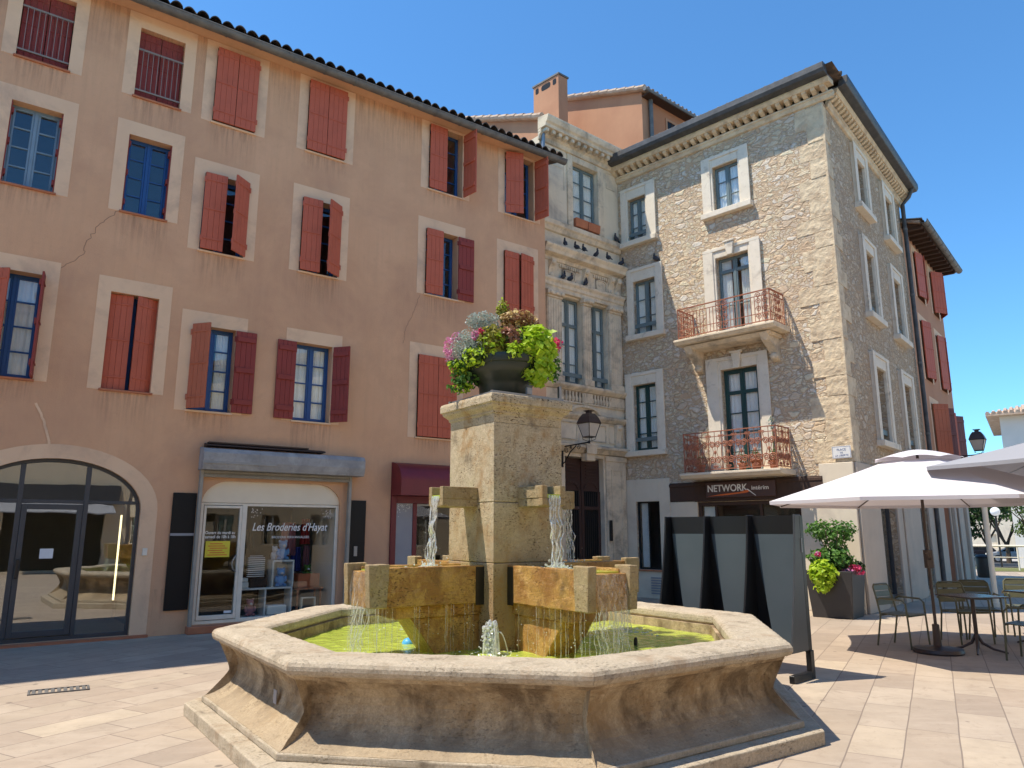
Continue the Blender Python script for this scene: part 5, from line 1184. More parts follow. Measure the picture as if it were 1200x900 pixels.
def strand(mb, p, z1, r, seed, wob=.012, out=(0,0), n=5, step=.03):
    rr = random.Random(seed); x, y, z0 = p; pts = []; rs = []; k = 0; L_ = z0-z1; ph = rr.random()*9
    m = max(3, int(L_/step))
    for i in range(m+1):
        t = i/m; pts.append((x+out[0]*math.sqrt(t)+wob*mnoise.noise(Vector((ph, t*L_*9, 1)))*min(1,t*3), y+out[1]*math.sqrt(t)+wob*mnoise.noise(Vector((ph+5, t*L_*9, 2)))*min(1,t*3), z0-L_*t))
        rs.append(max(.0012, r*(.75+.9*mnoise.noise(Vector((ph+2, t*L_*22, 4))))))
    mb.tube(pts, rs, n)
def sheetfall(mb, xo, y0, y1, z0, z1, seed, out=0.0):
    n = 14; m = 16; b = len(mb.v)
    for i in range(m+1):
        t = i/m
        for k in range(n+1):
            s = k/n; nar = 1-.25*t; y = (y0+y1)/2+(s-.5)*(y1-y0)*nar
            mb.v.append((xo-out*math.sqrt(t)+.012*mnoise.noise(Vector((s*6, t*7, seed))), y, z0+(z1-z0)*t))
    for i in range(m):
        for k in range(n):
            if True: q = b+i*(n+1)+k; mb.f.append((q, q+1, q+n+2, q+n+1))
rd_ = random.Random(21)
for k in range(4):
    Rz = Matrix.Rotation(R(90*k), 4, 'Z')
    # large trough, local axis -x
    t = MB(); t.box(-1.50,-.40,-.168,.168,.952,1.06); t.box(-1.45,-.40,-.25,-.17,.95,1.285); t.box(-1.45,-.40,.17,.25,.95,1.285); t.box(-1.53,-1.452,-.19,.19,.95,1.25)
    tr_ = weather(t.build('trough', M['trav_wet'], fo, Rz, bevel=.008, seg=2), 4, .016)
    for s in (-1, 1):
        ys = sorted((s*.185, s*.275)); c = MB(); c.add([(-1.56,ys[0],.955),(-1.40,ys[0],.955),(-1.40,ys[1],.955),(-1.56,ys[1],.955),(-1.58,ys[0],1.315),(-1.385,ys[0],1.315),(-1.385,ys[1],1.315),(-1.58,ys[1],1.315)],[(0,3,2,1),(4,5,6,7),(0,1,5,4),(1,2,6,5),(2,3,7,6),(3,0,4,7)])
        weather(c.build('trough_cheek', M['trav_lip'], tr_, bevel=.008, seg=2), 3, .014)
    MB().box(-1.45,-.41,-.172,.172,1.20,1.262).build('trough_water', M['water'], tr_)
    u = MB(); u.box(-1.28,-.40,-.20,.20,.845,.948); u.prism([(-1.12,.843), (-.40,.843), (-.40,.12), (-.56,.12)], -.17, .17); weather(u.build('corbel', M['trav_wet'], tr_, bevel=.008, seg=2), 4, .016)
    MB().box(-.50,-.411,-.256,-.2505,.93,1.27).box(-.50,-.411,.2505,.256,.93,1.27).build('black_stain', M['black_stain'], tr_)
    # small spout
    s_ = MB(); s_.box(-.78,-.405,-.13,.13,1.82,1.895); s_.box(-.80,-.405,-.135,-.075,1.895,2.01); s_.box(-.80,-.405,.075,.135,1.895,2.01); s_.box(-.80,-.74,-.135,-.075,1.83,1.895); s_.box(-.80,-.74,.075,.135,1.83,1.895)
    sp_ = s_.build('spout', M['trav_lip'], fo, Rz, bevel=.006, seg=2)
    MB().box(-.795,-.41,-.074,.074,1.896,1.93).build('spout_water', M['water'], sp_)
    # falls
    f = MB(); g = MB(); sheetfall(g, -.79, -.075, .075, 1.925, 1.27, k+1, .05)
    for j in range(7): strand(f, (-.80, -.06+.02*j, 1.92), 1.26, .0075, 100*k+j, .045, (-.045+.01*rd_.random(), 0))
    for j in range(70): f.ball((-.86+rd_.gauss(0,.05), max(-.16, min(.16, rd_.gauss(0,.07))), 1.265+abs(rd_.gauss(0,.022))), rd_.uniform(.003,.013), 6, 4)
    for j in range(60): f.ball((-.84+rd_.gauss(0,.10), max(-.165, min(.165, rd_.gauss(0,.09))), 1.268), (rd_.uniform(.008,.02), rd_.uniform(.008,.02), .006), 6, 4)
    for j in range(30): f.ball((-.84+rd_.gauss(0,.04), rd_.gauss(0,.06), rd_.uniform(1.3,1.85)), rd_.uniform(.0015,.004), 5, 4)
    f.build('spout_fall', M['foam'], sp_, smooth=True); g.build('spout_fall_sheet', M['sheet'], sp_, smooth=True)
    f = MB(); g = MB(); sheetfall(g, -1.537, -.18, .18, 1.245, .5, 10+k, .04)
    for j in range(16): strand(f, (-1.52+.015*rd_.random(), -.17+.023*j, .96 if j % 3 else 1.24), .49, rd_.uniform(.002,.0055), 300+100*k+j, .035, (-.03, 0))
    # drips from the long sides
    for j in range(60):
        s = rd_.choice((-1, 1)); x = -1.5+1.0*rd_.random()**1.5; y = s*rd_.uniform(.19, .26); z0 = .95 if abs(y) > .2 else .845
        if rd_.random() < .7: strand(f, (x, y, z0), .5, rd_.uniform(.0008,.0024), 900+100*k+j, .012, n=4, step=.04)
        else:
            for q in range(5): f.ball((x+rd_.gauss(0,.02), y+rd_.gauss(0,.02), rd_.uniform(.52,z0)), rd_.uniform(.0025,.006), 5, 4)
    for j in range(120): f.ball((-1.62+rd_.gauss(0,.09), rd_.gauss(0,.14), .505+abs(rd_.gauss(0,.022))), rd_.uniform(.003,.012), 6, 4)
    for j in range(90): f.ball((rd_.uniform(-1.5,-.5), rd_.choice((-1,1))*rd_.gauss(.26,.05), .505+abs(rd_.gauss(0,.014))), rd_.uniform(.002,.007), 5, 4)
    for j in range(260):
        a, d_2 = rd_.uniform(0, 6.28), abs(rd_.gauss(0, .16)); f.ball((-1.56+d_2*math.cos(a), 1.5*d_2*math.sin(a), .532), (rd_.uniform(.006,.018), rd_.uniform(.006,.018), .005), 6, 4)
    f.build('trough_fall', M['foam'], tr_, smooth=True); g.build('trough_fall_sheet', M['sheet'], tr_, smooth=True)
# bubbling jet in front of the column corner
def jet(x, y, r, h_, seed):
    """bubbling jet: thin threads of water thrown up and falling back, and froth"""
    j = MB(); rr = random.Random(seed)
    for q in range(34):
        a = rr.uniform(0, 6.28); e = abs(rr.gauss(0, r*.9))+.004; top = h_*rr.uniform(.6, 1.0); pts = []; rs = []
        for k in range(13):
            t = k/12; d = e*t; z = .52+top*(1-(2*t-1)**2) if rr.random() < 2 else 0
            pts.append((x+d*math.cos(a)+.006*mnoise.noise(Vector((q, t*5, 0))), y+d*math.sin(a)+.006*mnoise.noise(Vector((q, t*5, 7))), z)); rs.append(max(.0015, .006*(1+.9*mnoise.noise(Vector((q*3, t*9, 2))))))
        j.tube(pts, rs, 5)
    for q in range(420):
        a = rr.uniform(0, 6.28); d = abs(rr.gauss(0, r*.55)); u = rr.random(); zz = h_*(1.0-.22*d/r)*u
        if zz < 0: continue
        j.ball((x+d*math.cos(a), y+d*math.sin(a), .52+zz), rr.uniform(.004,.014), 6, 4)
    for q in range(160):
        a = rr.uniform(0, 6.28); d = abs(rr.gauss(0, r*1.7)); j.ball((x+d*math.cos(a), y+d*math.sin(a), .532+abs(rr.gauss(0,.006))), (rr.uniform(.004,.014), rr.uniform(.004,.014), .005), 6, 4)
    j.build('bubbling_jet', M['froth'], fo, smooth=True)
jl = FM.inverted() @ Vector((-.19, 6.80, 0)); jet(jl.x, jl.y, .066, .31, 1); 
nl = FM.inverted() @ Vector((1.18, 7.35, 0)); MB().lathe([(.018,.3),(.018,.58),(.012,.60)], (nl.x, nl.y, 0), 10).build('nozzle', M['iron'], fo, smooth=True)
# small white plate stuck on the basin
a_, b_ = Vector(oct_pt(2.475, 3)), Vector(oct_pt(2.475, 4))
pv = a_.lerp(b_, .62); out_ = Vector((math.cos(R(180)), math.sin(R(180))))
tp = MB(); tp.box(-.035, .035, -.006, 0, 0, .10)
tpM = Matrix.Translation((pv.x+out_.x*.005, pv.y+out_.y*.005, .30)) @ Matrix.Rotation(R(180-270), 4, 'Z')
tp.build('small_plate', M['grey_panel'], fo, tpM)
# blue ball floating in the pool
bl = MB().ball((0,0,.0), .062, 20, 14); o = bl.build('ball', M['ball'], None, T(-1.0, 7.42, .525), smooth=True); tag(o, 'blue and white ball floating in the green fountain pool', 'ball')

# ---- planted bowl on the column
fb = thing('flower_bowl', 'dark green bowl full of trailing flowers standing on the fountain column', 'planter', T(-.07, 7.5, 2.89))
MB().lathe([(.10,.04), (.24,.04), (.27,.08), (.275,.16), (.30,.20), (.375,.27), (.41,.31), (.415,.36), (.43,.37), (.44,.42), (.43,.45), (.40,.45), (.385,.38), (.0,.38)], n=40).build('bowl', M['bowl'], fb, smooth=True)
mf = MB()
for s in (-1, 1): mf.box(-.44,.44, s*.40-.015, s*.40+.015, .005,.035); mf.box(s*.40-.015, s*.40+.015, -.38,.38, .005,.034)
mf.box(.385,.415,-.415,-.385,.035,.16); mf.box(-.03,.03,-.43,-.40,.035,.10)
mf.xf(Matrix.Rotation(R(35), 4, 'Z')); mf.build('metal_frame', M['metal'], fb)
MB().lathe([(.39,.385),(.30,.43),(.0,.46)], n=20).build('soil', M['soil'], fb)
rl_ = random.Random(11); z_ = -2.89
def F(name, mat, blobs, **kw): foliage(name, [((c[0], c[1], c[2]+z_), r, n, s) for c, r, n, s in blobs], M[mat], fb, rl_, **kw)
F('silver_plant', 'leaf_silver', [((-.23,-.12,3.74), (.19,.16,.11), 900, .035), ((-.38,-.20,3.46), (.18,.18,.18), 1000, .035), ((.38,.25,3.62), (.12,.12,.1), 250, .035), ((.0,.3,3.6),(.25,.1,.15),300,.035)], asp=.35)
F('lime_vine', 'leaf_lime', [((.30,-.24,3.44), (.24,.19,.24), 420, .085), ((.33,-.27,3.20), (.19,.13,.19), 240, .08), ((.40,.05,3.5),(.14,.2,.16),120,.08)], droop=1, asp=.9)
F('trailing_green', 'leaf_green', [((-.38,-.12,3.18), (.19,.16,.17), 420, .05), ((-.46,-.15,3.03), (.14,.10,.07), 90, .045), ((-.52,-.15,3.28), (.08,.08,.05), 60, .045), ((.5,.1,3.3), (.10,.14,.17), 250, .035)], droop=.5)
F('lime_trailer', 'leaf_lime', [((-.44,-.18,3.24), (.16,.12,.10), 130, .045), ((-.42,-.2,3.02),(.12,.08,.05),50,.04)], droop=.5)
F('bright_creeper', 'leaf_olive', [((-.13,-.36,3.47), (.16,.10,.17), 300, .05), ((-.10,-.38,3.34), (.10,.06,.10), 110, .055), ((-.03,-.05,3.88), (.075,.075,.13), 200, .035)], droop=.6)
F('lime_front', 'leaf_lime', [((-.30,-.40,3.30), (.13,.08,.12), 90, .055), ((.10,-.42,3.36), (.10,.06,.12), 60, .06)], droop=.8)
F('lime_tips', 'leaf_lime', [((-.15,-.38,3.42), (.14,.09,.16), 110, .055), ((-.03,-.05,3.92), (.07,.07,.10), 60, .03)], droop=.6)
F('coleus', 'leaf_coleus', [((.13,-.12,3.76), (.19,.16,.11), 520, .05), ((.22,-.1,3.72), (.14,.12,.10), 200, .05)])
F('bronze_plant', 'leaf_bronze', [((.05,-.33,3.52), (.12,.10,.12), 200, .06), ((.09,-.36,3.43), (.07,.05,.07), 60, .06)], droop=.8)
F('pink_flowers', 'petal_pink', [((-.58,-.10,3.43), (.07,.13,.17), 260, .026), ((-.50,-.2,3.56), (.07,.08,.06), 60, .026), ((-.30,-.38,3.52), (.05,.04,.06), 50, .03)])
F('crimson_flowers', 'petal_red', [((.54,-.08,3.50), (.06,.09,.08), 110, .035), ((-.24,-.36,3.56), (.04,.03,.05), 30, .035)])
F('dark_leaves', 'leaf_dark', [((0,0,3.5), (.46,.40,.22), 1100, .05), ((-.30,-.34,3.32), (.14,.10,.14), 220, .045)])
F('grey_trailer', 'leaf_silver', [((-.30,-.34,3.40), (.16,.10,.16), 420, .034), ((-.48,-.12,3.36), (.10,.12,.12), 260, .034)], asp=.35)

# ================================================================ BLACK SCREEN WITH THREE BAYS
sc = thing('folding_screen', 'black and slate grey freestanding screen with three curved bays behind the fountain', 'screen', frame((3.30, 8.57), (.68, -.735)))
def fin_y(z): return -(.135+.27*max(0, (1.78-z)/1.45)**1.35)
fins = [-1.76, -1.173, -.587, 0.0]
for i, x in enumerate(fins):
    poly = [(0,.30)] + [(fin_y(z), z) for z in [.30+1.48*k/16 for k in range(17)]] + [(0,1.78)]
    MB().profx(poly, x-.012, x+.012).build('fin', M['panel_side'] if i == 3 else M['panel_black'], sc, bevel=.003)
for i in range(3):
    MB().prism([(fins[i]+.20,.30), (fins[i+1]-.012,.30), (fins[i+1]-.012,1.56), (fins[i]+.030,1.56)], -.035, -.0301).build('slate_board', M['panel_grey'], sc)
    MB().box(fins[i]+.012, fins[i+1]-.012, -.030, -.012, .30, 1.561).build('back_board', M['panel_black'], sc)
    MB().box(fins[i]+.012, fins[i+1]-.012, -.030, -.012, 1.561, 1.775).build('header_board', M['panel_black'], sc)
fr2 = MB(); fr2.box(-1.76,0,-.012,.03,.28,.34); fr2.box(-1.76,0,-.012,.03,1.72,1.775)
for x in (-1.74, 0.0): fr2.box(x-.03,x+.03,-.03,.05,0,.30); fr2.box(x-.03,x+.03,-.44,-.03,.0,.08); fr2.box(x-.014,x+.014,-.03,.05,.30,1.77)
fr2.build('stand', M['panel_black'], sc, bevel=.004)
MB().box(.0125,.02,-.035,-.015,1.36,1.52).build('latch', M['metal'], sc)

# ================================================================ PARASOLS, TABLES, CHAIRS
def canvasmat(name, c):
    m, nt, N, L, p = newmat(name); p.inputs['Base Color'].default_value = (*c, 1); p.inputs['Roughness'].default_value = .9; p.inputs['Specular IOR Level'].default_value = .15
    bump(nt, nz(nt, coords(nt), 4, 4), p, .25, .02)
    t = N.new('ShaderNodeBsdfTranslucent'); t.inputs[0].default_value = (c[0]*.9, c[1]*.82, c[2]*.82, 1); mx = N.new('ShaderNodeMixShader'); mx.inputs[0].default_value = .14
    L.new(p.outputs[0], mx.inputs[1]); L.new(t.outputs[0], mx.inputs[2]); L.new(mx.outputs[0], N['Material Output'].inputs[0]); return m
M['canvas'] = canvasmat('white_canvas_cloth', (.70,.66,.67)); M['canvas_grey'] = canvasmat('grey_canvas_cloth', (.36,.36,.38))
def parasol(x, y, Rr, ze, za, mat, lab, rot, polem, shaft=True):
    t = thing('parasol', lab, 'parasol', T(x, y, 0, R(rot)))
    n = 8; m = 10; sub = 6; cv = MB(); N8 = n*sub; cv.nonorm = False
    rv = .50; zt = za-.16
    def cz(r, a):
        f = (a*n/(2*math.pi)) % 1; s = math.sin(math.pi*f); tt = (r-rv*.9)/(Rr-rv*.9); base = zt+(ze-zt)*(tt**.92)
        return base - .035*s*math.sin(math.pi*min(1, max(0, tt)))*1.0
    def rr_(a, r):
        f = (a*n/(2*math.pi)) % 1; return r*math.cos(math.pi/n)/math.cos(math.pi/n*(2*f-1))
    for i in range(m+1):
        r = .02+(Rr-.02)*i/m
        for k in range(N8):
            a = 2*math.pi*k/N8; q = rr_(a, r); f = (a*n/(2*math.pi)) % 1
            if i == m: q *= 1-.03*math.sin(math.pi*f)
            cv.v.append((q*math.cos(a), q*math.sin(a), cz(max(r, rv*.9), a) if r > rv*.9 else zt))
    for i in range(m):
        for k in range(N8): cv.f.append((i*N8+k, i*N8+(k+1) % N8, (i+1)*N8+(k+1) % N8, (i+1)*N8+k))
    b = len(cv.v)
    for k in range(N8): v = cv.v[m*N8+k]; cv.v.append((v[0]*.998, v[1]*.998, v[2]-.045))
    for k in range(N8): cv.f.append((m*N8+k, m*N8+(k+1) % N8, b+(k+1) % N8, b+k))
    cvo = cv.build('canopy', mat, t, smooth=True)
    vt = MB(); pr = []
    for i in range(6):
        r = .58*i/5+.001
        for k in range(N8):
            a = 2*math.pi*k/N8; f = (a*n/(2*math.pi)) % 1; q = rr_(a, r); vt.v.append((q*math.cos(a), q*math.sin(a), za-.15*(i/5)**1.5 + (.03*math.sin(math.pi*f) if i == 5 else 0)))
    for i in range(5):
        for k in range(N8): vt.f.append((i*N8+k, i*N8+(k+1) % N8, (i+1)*N8+(k+1) % N8, (i+1)*N8+k))
    vt.build('vent_cap', mat, cvo, smooth=True)
    MB().tube([(0,0,.06), (0,0,za-.02)], .020, 12).build('pole', polem, t, smooth=True)
    MB().lathe([(.30,0), (.31,.02), (.30,.06), (.10,.075), (.05,.09), (.045,.36), (.03,.37)], n=32).build('base', polem, t, smooth=True)
    rb = MB()
    for k in range(n):
        a = 2*math.pi*k/n; c_, s_ = math.cos(a), math.sin(a)
        rb.tube([(.03*c_,.03*s_,zt-.03), (Rr*.99*c_, Rr*.99*s_, ze-.025)], .010, 6); rb.tube([(.05*c_,.05*s_,ze+.10), (Rr*.5*c_, Rr*.5*s_, (zt+ze)/2-.02)], .009, 6)
    rb.build('ribs', polem, t)
    MB().lathe([(.04,ze+.04),(.05,ze+.06),(.05,ze+.12),(.04,ze+.14)], n=12).build('hub', polem, t, smooth=True)
    ck = MB(); ck.tube([(0,-.03,1.22),(.0,-.10,1.22),(-.05,-.12,1.30),(-.12,-.14,1.30)], .010, 6); ck.box(-.04,.04,-.045,.045,1.10,1.34); ck.build('crank', polem, t)
    return t
parasol(5.70, 10.32, 2.10, 2.0, 2.72, M['canvas'], 'white octagonal parasol over the near cafe table', -2, M['pole_brown'])
parasol(7.32, 9.2, 2.10, 2.39, 2.96, M['canvas_grey'], 'pale grey parasol overlapping the white one at the right edge', 178, M['metal'])
def chair_proto():
    t = thing('garden_chair', '', 'chair', T(0,0))
    fr = MB(); w = .25
    for s in (-1, 1):
        y = s*w
        fr.tube([(.22,y,0), (.20,y,.44), (.19,y,.60), (.14,y,.645), (-.16,y,.655), (-.22,y,.62)], .013, 8)        # front leg rising into the arm
        fr.tube([(-.27,y*.9,0), (-.19,y*.9,.42), (-.24,y*.86,.66), (-.28,y*.80,.80), (-.285,y*.66,.835)], .013, 8)
    fr.tube([(-.285,-.165,.835), (-.287,0,.838), (-.285,.165,.835)], .013, 8); fr.tube([(.20,-w,.43), (.20,w,.43)], .011, 6); fr.tube([(-.19,-w*.9,.42), (-.19,w*.9,.42)], .011, 6)
    fr.build('frame', M['chair'], t, smooth=True)
    se = MB()
    for k in range(8): x = -.19+.052*k; se.box(x, x+.043, -.225, .225, .425+.012*abs(k-3.5)/3.5, .440+.012*abs(k-3.5)/3.5)
    se.build('seat', M['chair'], t, bevel=.004)
    bk = MB()
    for (za_, zb_) in ((.55,.655), (.665,.74), (.75,.822)):
        xa = -.205-.08*((za_-.45)/.38); xb = -.205-.08*((zb_-.45)/.38)
        bk.add([(xa-.006,-.20,za_),(xa-.006,.20,za_),(xb-.006,.195,zb_),(xb-.006,-.195,zb_),(xa+.006,-.20,za_),(xa+.006,.20,za_),(xb+.006,.195,zb_),(xb+.006,-.195,zb_)],[(0,3,2,1),(4,5,6,7),(0,1,5,4),(1,2,6,5),(2,3,7,6),(3,0,4,7)])
    bk.build('backrest', M['chair'], t, bevel=.003)
    return t
cp0 = chair_proto()
CH = [(5.55,10.88,-55,'olive metal armchair standing alone left of the white parasol pole'), (6.66,11.25,-85,'olive metal armchair behind the near cafe table, left of the two'), (7.10,11.60,-110,'olive metal armchair between the two cafe tables at the back'),
      (6.55,9.70,128,'pale olive armchair in front at the right edge, back to the viewer'), (8.05,11.95,-110,'olive metal armchair behind the far cafe table at the right edge')]
for i, (x, y, a, lb_) in enumerate(CH):
    c = cp0 if i == 0 else copy_tree(cp0)
    c.matrix_world = T(x, y, 0, R(a)); tag(c, lb_, 'chair', 'olive cafe chairs')
def cafe_table(x, y, rz, lab):
    t = thing('cafe_table', lab, 'table', T(x, y, 0, R(rz)), 'cafe tables')
    MB().box(-.31,.31,-.31,.31,.715,.735).build('tabletop', M['table'], t, bevel=.006, seg=2)
    p = MB(); p.tube([(0,0,.20), (0,0,.70)], .026, 12); p.box(-.16,.16,-.16,.16,.70,.714); p.build('pedestal', M['pole_brown'], t, smooth=True)
    for k in range(4):
        a = R(45+90*k); c_, s_ = math.cos(a), math.sin(a); MB().tube([(0,0,.24), (.06*c_,.06*s_,.12), (.18*c_,.18*s_,.05), (.34*c_,.34*s_,.012)], [.022,.02,.016,.012], 8).build('foot', M['pole_brown'], t, smooth=True)
cafe_table(6.27, 10.38, 12, 'dark square cafe table beside the white parasol pole'); cafe_table(7.65, 11.05, 20, 'dark square cafe table at the right edge behind the first')

# ---- big planter by the corner
pt = thing('corner_planter', 'tall taupe square planter with lime leaves and pink flowers beside the corner pier', 'planter', T(6.20, 14.52, 0, R(-40)))
q = MB(); a, b, hh = .36, .43, .86
q.add([(-a,-a,0),(a,-a,0),(a,a,0),(-a,a,0),(-b,-b,hh),(b,-b,hh),(b,b,hh),(-b,b,hh),(-b+.04,-b+.04,hh),(b-.04,-b+.04,hh),(b-.04,b-.04,hh),(-b+.04,b-.04,hh),(-b+.05,-b+.05,hh-.1),(b-.05,-b+.05,hh-.1),(b-.05,b-.05,hh-.1),(-b+.05,b-.05,hh-.1)],
      [(0,3,2,1),(0,1,5,4),(1,2,6,5),(2,3,7,6),(3,0,4,7),(4,5,9,8),(5,6,10,9),(6,7,11,10),(7,4,8,11),(8,9,13,12),(9,10,14,13),(10,11,15,14),(11,8,12,15)])
q.build('pot', M['pot'], pt, bevel=.012, seg=2); MB().box(-.41,.41,-.41,.41,.74,.77).build('soil', M['soil'], pt)
rg = random.Random(8)
def PF(name, mat, blobs, **kw):
    Mi = Matrix.Rotation(R(40), 4, 'Z'); foliage(name, [(tuple(Mi @ Vector(c)), r, n, s) for c, r, n, s in blobs], M[mat], pt, rg, **kw)
PF('shrub', 'leaf_green', [((.05,.1,1.55), (.42,.34,.30), 520, .075), ((-.25,.1,1.62), (.25,.2,.18), 200, .07), ((.30,.05,1.62), (.24,.2,.18), 180, .07), ((.05,0,1.25), (.22,.2,.2), 160, .08)])
PF('flowering_plant', 'leaf_green', [((-.10,-.12,1.08), (.46,.34,.22), 420, .10)])
PF('dark_leaves', 'leaf_dark', [((.0,.0,.98), (.44,.36,.16), 320, .09), ((.42,-.05,.93), (.14,.14,.11), 200, .05)])
PF('lime_vine', 'leaf_lime', [((-.38,-.34,.82), (.27,.18,.26), 420, .10), ((-.40,-.34,.62), (.18,.13,.17), 120, .10)], droop=.8, asp=.9)
PF('crimson_flowers', 'petal_red', [((.20,-.38,.92), (.14,.08,.08), 70, .06), ((.28,-.42,.84), (.09,.06,.05), 30, .06), ((-.42,-.30,1.16), (.05,.05,.04), 24, .06)])
PF('pink_flowers', 'petal_pink', [((.08,-.40,.84), (.14,.08,.08), 80, .05), ((-.44,-.3,1.17), (.04,.04,.04), 20, .05)])
st_ = MB()
for k in range(7):
    a = k*.9; st_.tube([(.03*math.cos(a),.03*math.sin(a),.76), (.12*math.cos(a),.12*math.sin(a),1.15), (.25*math.cos(a),.22*math.sin(a),1.6)], .008, 5)
st_.build('stems', M['bark'], pt)

# ---- wall lanterns
def lantern(Mx, lab, arm=.9):
    t = thing('wall_lantern', lab, 'street lamp', Mx)
    a = MB(); a.tube([(0,0,0), (0,-arm,.03)], .018, 8); a.tube([(0,0,-.42), (0,-.10,-.36), (0,-.28,-.14), (0,-.48,-.01)], .014, 8); a.box(-.03,.03,-.015,.0,-.48,.08)
    for (cy, cz_, r, sg) in ((-.14,-.10,.075,1), (-.56,-.06,.06,-1), (-.30,-.05,.04,1)):
        pts = [(0, cy+sg*r*(1-tt*.75)*math.cos(tt*9), cz_+r*(1-tt*.75)*math.sin(tt*9)) for tt in [k/24 for k in range(25)]]; a.tube(pts, .008, 5, False)
    a.build('bracket', M['iron'], t, smooth=True)
    c = MB(); y = -arm
    def ring(hw, z): return [(-hw, y-hw, z), (hw, y-hw, z), (hw, y+hw, z), (-hw, y+hw, z)]
    r0, r1 = ring(.105, .15), ring(.185, .46)
    for k in range(4): c.tube([r0[k], r1[k]], .009, 5); c.tube([r0[k], r0[(k+1) % 4]], .010, 5); c.tube([r1[k], r1[(k+1) % 4]], .013, 5); c.tube([(0,y,.04), (r0[k][0]*1.0, y+(r0[k][1]-y)*1.0+0, .10), r0[k]], .007, 5)
    c.tube([(0,y,.0), (0,y,.07)], .022, 8); lc = c.build('lantern_cage', M['iron'], t)
    g = MB(); q0, q1 = ring(.10, .155), ring(.18, .455); g.add(q0+q1, [(0,1,5,4),(1,2,6,5),(2,3,7,6),(3,0,4,7)]); g.build('lantern_glass', M['frost'], lc)
    rf_ = MB(); prs = [ring(.205,.46), ring(.20,.475), ring(.155,.60), ring(.10,.685), ring(.05,.69), ring(.05,.73), ring(.09,.75), ring(.09,.76), ring(.02,.77)]
    rf_.v = [p for r_ in prs for p in r_]
    for i in range(len(prs)-1):
        for k in range(4): rf_.f.append((i*4+k, i*4+(k+1) % 4, (i+1)*4+(k+1) % 4, (i+1)*4+k))
    rf_.f += [(0,3,2,1), tuple((len(prs)-1)*4+k for k in range(4))]; rf_.build('lantern_roof', M['old_wood'] if False else M['pole_brown'], t)
lantern(F2 @ T(-2.30, -.06, 3.55), 'bronze lantern on a scrolled bracket over the mansion door')
lantern(F3s @ T(9.0, -.10, 3.72), 'black lantern on a bracket on the far street house', .9)

# ---- pigeons
def pigeon_proto():
    t = MB(); t.ball((0,0,.075), (.10,.055,.058), 12, 8)
    t.tube([(.06,0,.10), (.095,0,.135), (.10,0,.165)], [.035,.028,.024], 8); t.ball((.108,0,.18), (.028,.024,.025), 8, 6)
    t.add([(.13,-.006,.182),(.13,.006,.182),(.153,0,.172),(.13,0,.17)], [(0,1,2),(0,2,3),(1,3,2),(0,3,1)])
    t.add([(-.07,-.035,.085),(-.07,.035,.085),(-.18,.03,.045),(-.18,-.03,.045),(-.07,-.03,.06),(-.07,.03,.06),(-.18,.03,.038),(-.18,-.03,.038)],[(0,1,2,3),(4,7,6,5),(0,3,7,4),(1,5,6,2),(2,6,7,3)])
    for s in (-1, 1): t.tube([(.0,s*.02,.04), (.005,s*.022,.0)], .006, 5)
    return t
pm_ = pigeon_proto().xf(Matrix.Translation((0,0,.02)) @ Matrix.Rotation(R(-28), 4, 'Y')).build('pigeon', M['bird'], None, smooth=True)
PG = [(F2,-2.24,-.20,8.56,60,'pigeon with raised tail leftmost on the upper ledge of the mansion'), (F2,-1.86,-.20,8.56,100,'second pigeon from the left on the upper ledge of the mansion'), (F2,-1.60,-.22,8.56,75,'third pigeon from the left on the upper ledge, close to the second'),
      (F2,-1.10,-.22,8.56,-80,'pale chested pigeon in the middle of the upper ledge facing out'), (F2,-.70,-.22,8.56,85,'pigeon right of the middle on the upper ledge of the mansion'), (F2,-.10,-.20,8.56,-30,'round huddled pigeon at the right end of the upper ledge'),
      (F2,-2.20,-.12,7.72,10,'left pigeon of the pair in the shade under the left frieze panel'), (F2,-1.95,-.12,7.72,-20,'right pigeon of the pair in the shade under the left frieze panel'), (F2,-1.42,-.12,7.72,20,'pigeon under the middle bracket of the frieze'),
      (F2,-.20,-.08,9.27,180,'pigeon on the string course beside the rubble house corner'), (F3,-4.50,-.06,8.44,200,'pigeon on top of the second floor window surround of the rubble house')]
for i, (fr_m, x, y, z, a, lb_) in enumerate(PG):
    c = pm_ if i == 0 else pm_.copy()
    if i: C.objects.link(c)
    c.matrix_world = fr_m @ T(x, y, z, R(a), .95); tag(c, lb_, 'pigeon', 'pigeons on the mansion ledges')

# ================================================================ STREET BEYOND
# cream house with tiled roof
FW = frame((26.3, 39.2, -.35), (.82, -.572))
wh = thing('cream_house', 'cream rendered house with tiled roof across the far street', 'house', FW)
Hw = [(3.1,3.7,6.1,7.4), (7.0,8.2,6.0,7.4), (3.0,4.2,2.6,4.2), (7.0,8.2,2.6,4.2)]
mb = wall_mb(0, 14, -1.5, 8.1, Hw, .2); mb.quad((0,0,-1.5),(0,9,-1.5),(0,9,8.1),(0,0,8.1)); mb.quad((14,0,-1.5),(14,9,-1.5),(14,9,8.1),(14,0,8.1)); mb.quad((0,9,-1.5),(14,9,-1.5),(14,9,8.1),(0,9,8.1)); mb.quad((0,0,8.1),(14,0,8.1),(14,9,8.1),(0,9,8.1))
mb.build('wall', M['house_white'], wh)
for h_ in Hw: window(wh, *h_, y=.14, mat=M['blue_grey'], rows=2, cols=1)
hr = MB(); hr.add([(-.6,-.6,8.1),(14.6,-.6,8.1),(14.6,9.6,8.1),(-.6,9.6,8.1),(4,4.5,9.5),(10,4.5,9.5),(-.6,-.6,7.98),(14.6,-.6,7.98),(14.6,9.6,7.98),(-.6,9.6,7.98)],[(0,1,5,4),(1,2,5),(2,3,4,5),(3,0,4),(6,9,8,7),(0,6,7,1),(1,7,8,2),(2,8,9,3),(3,9,6,0)])
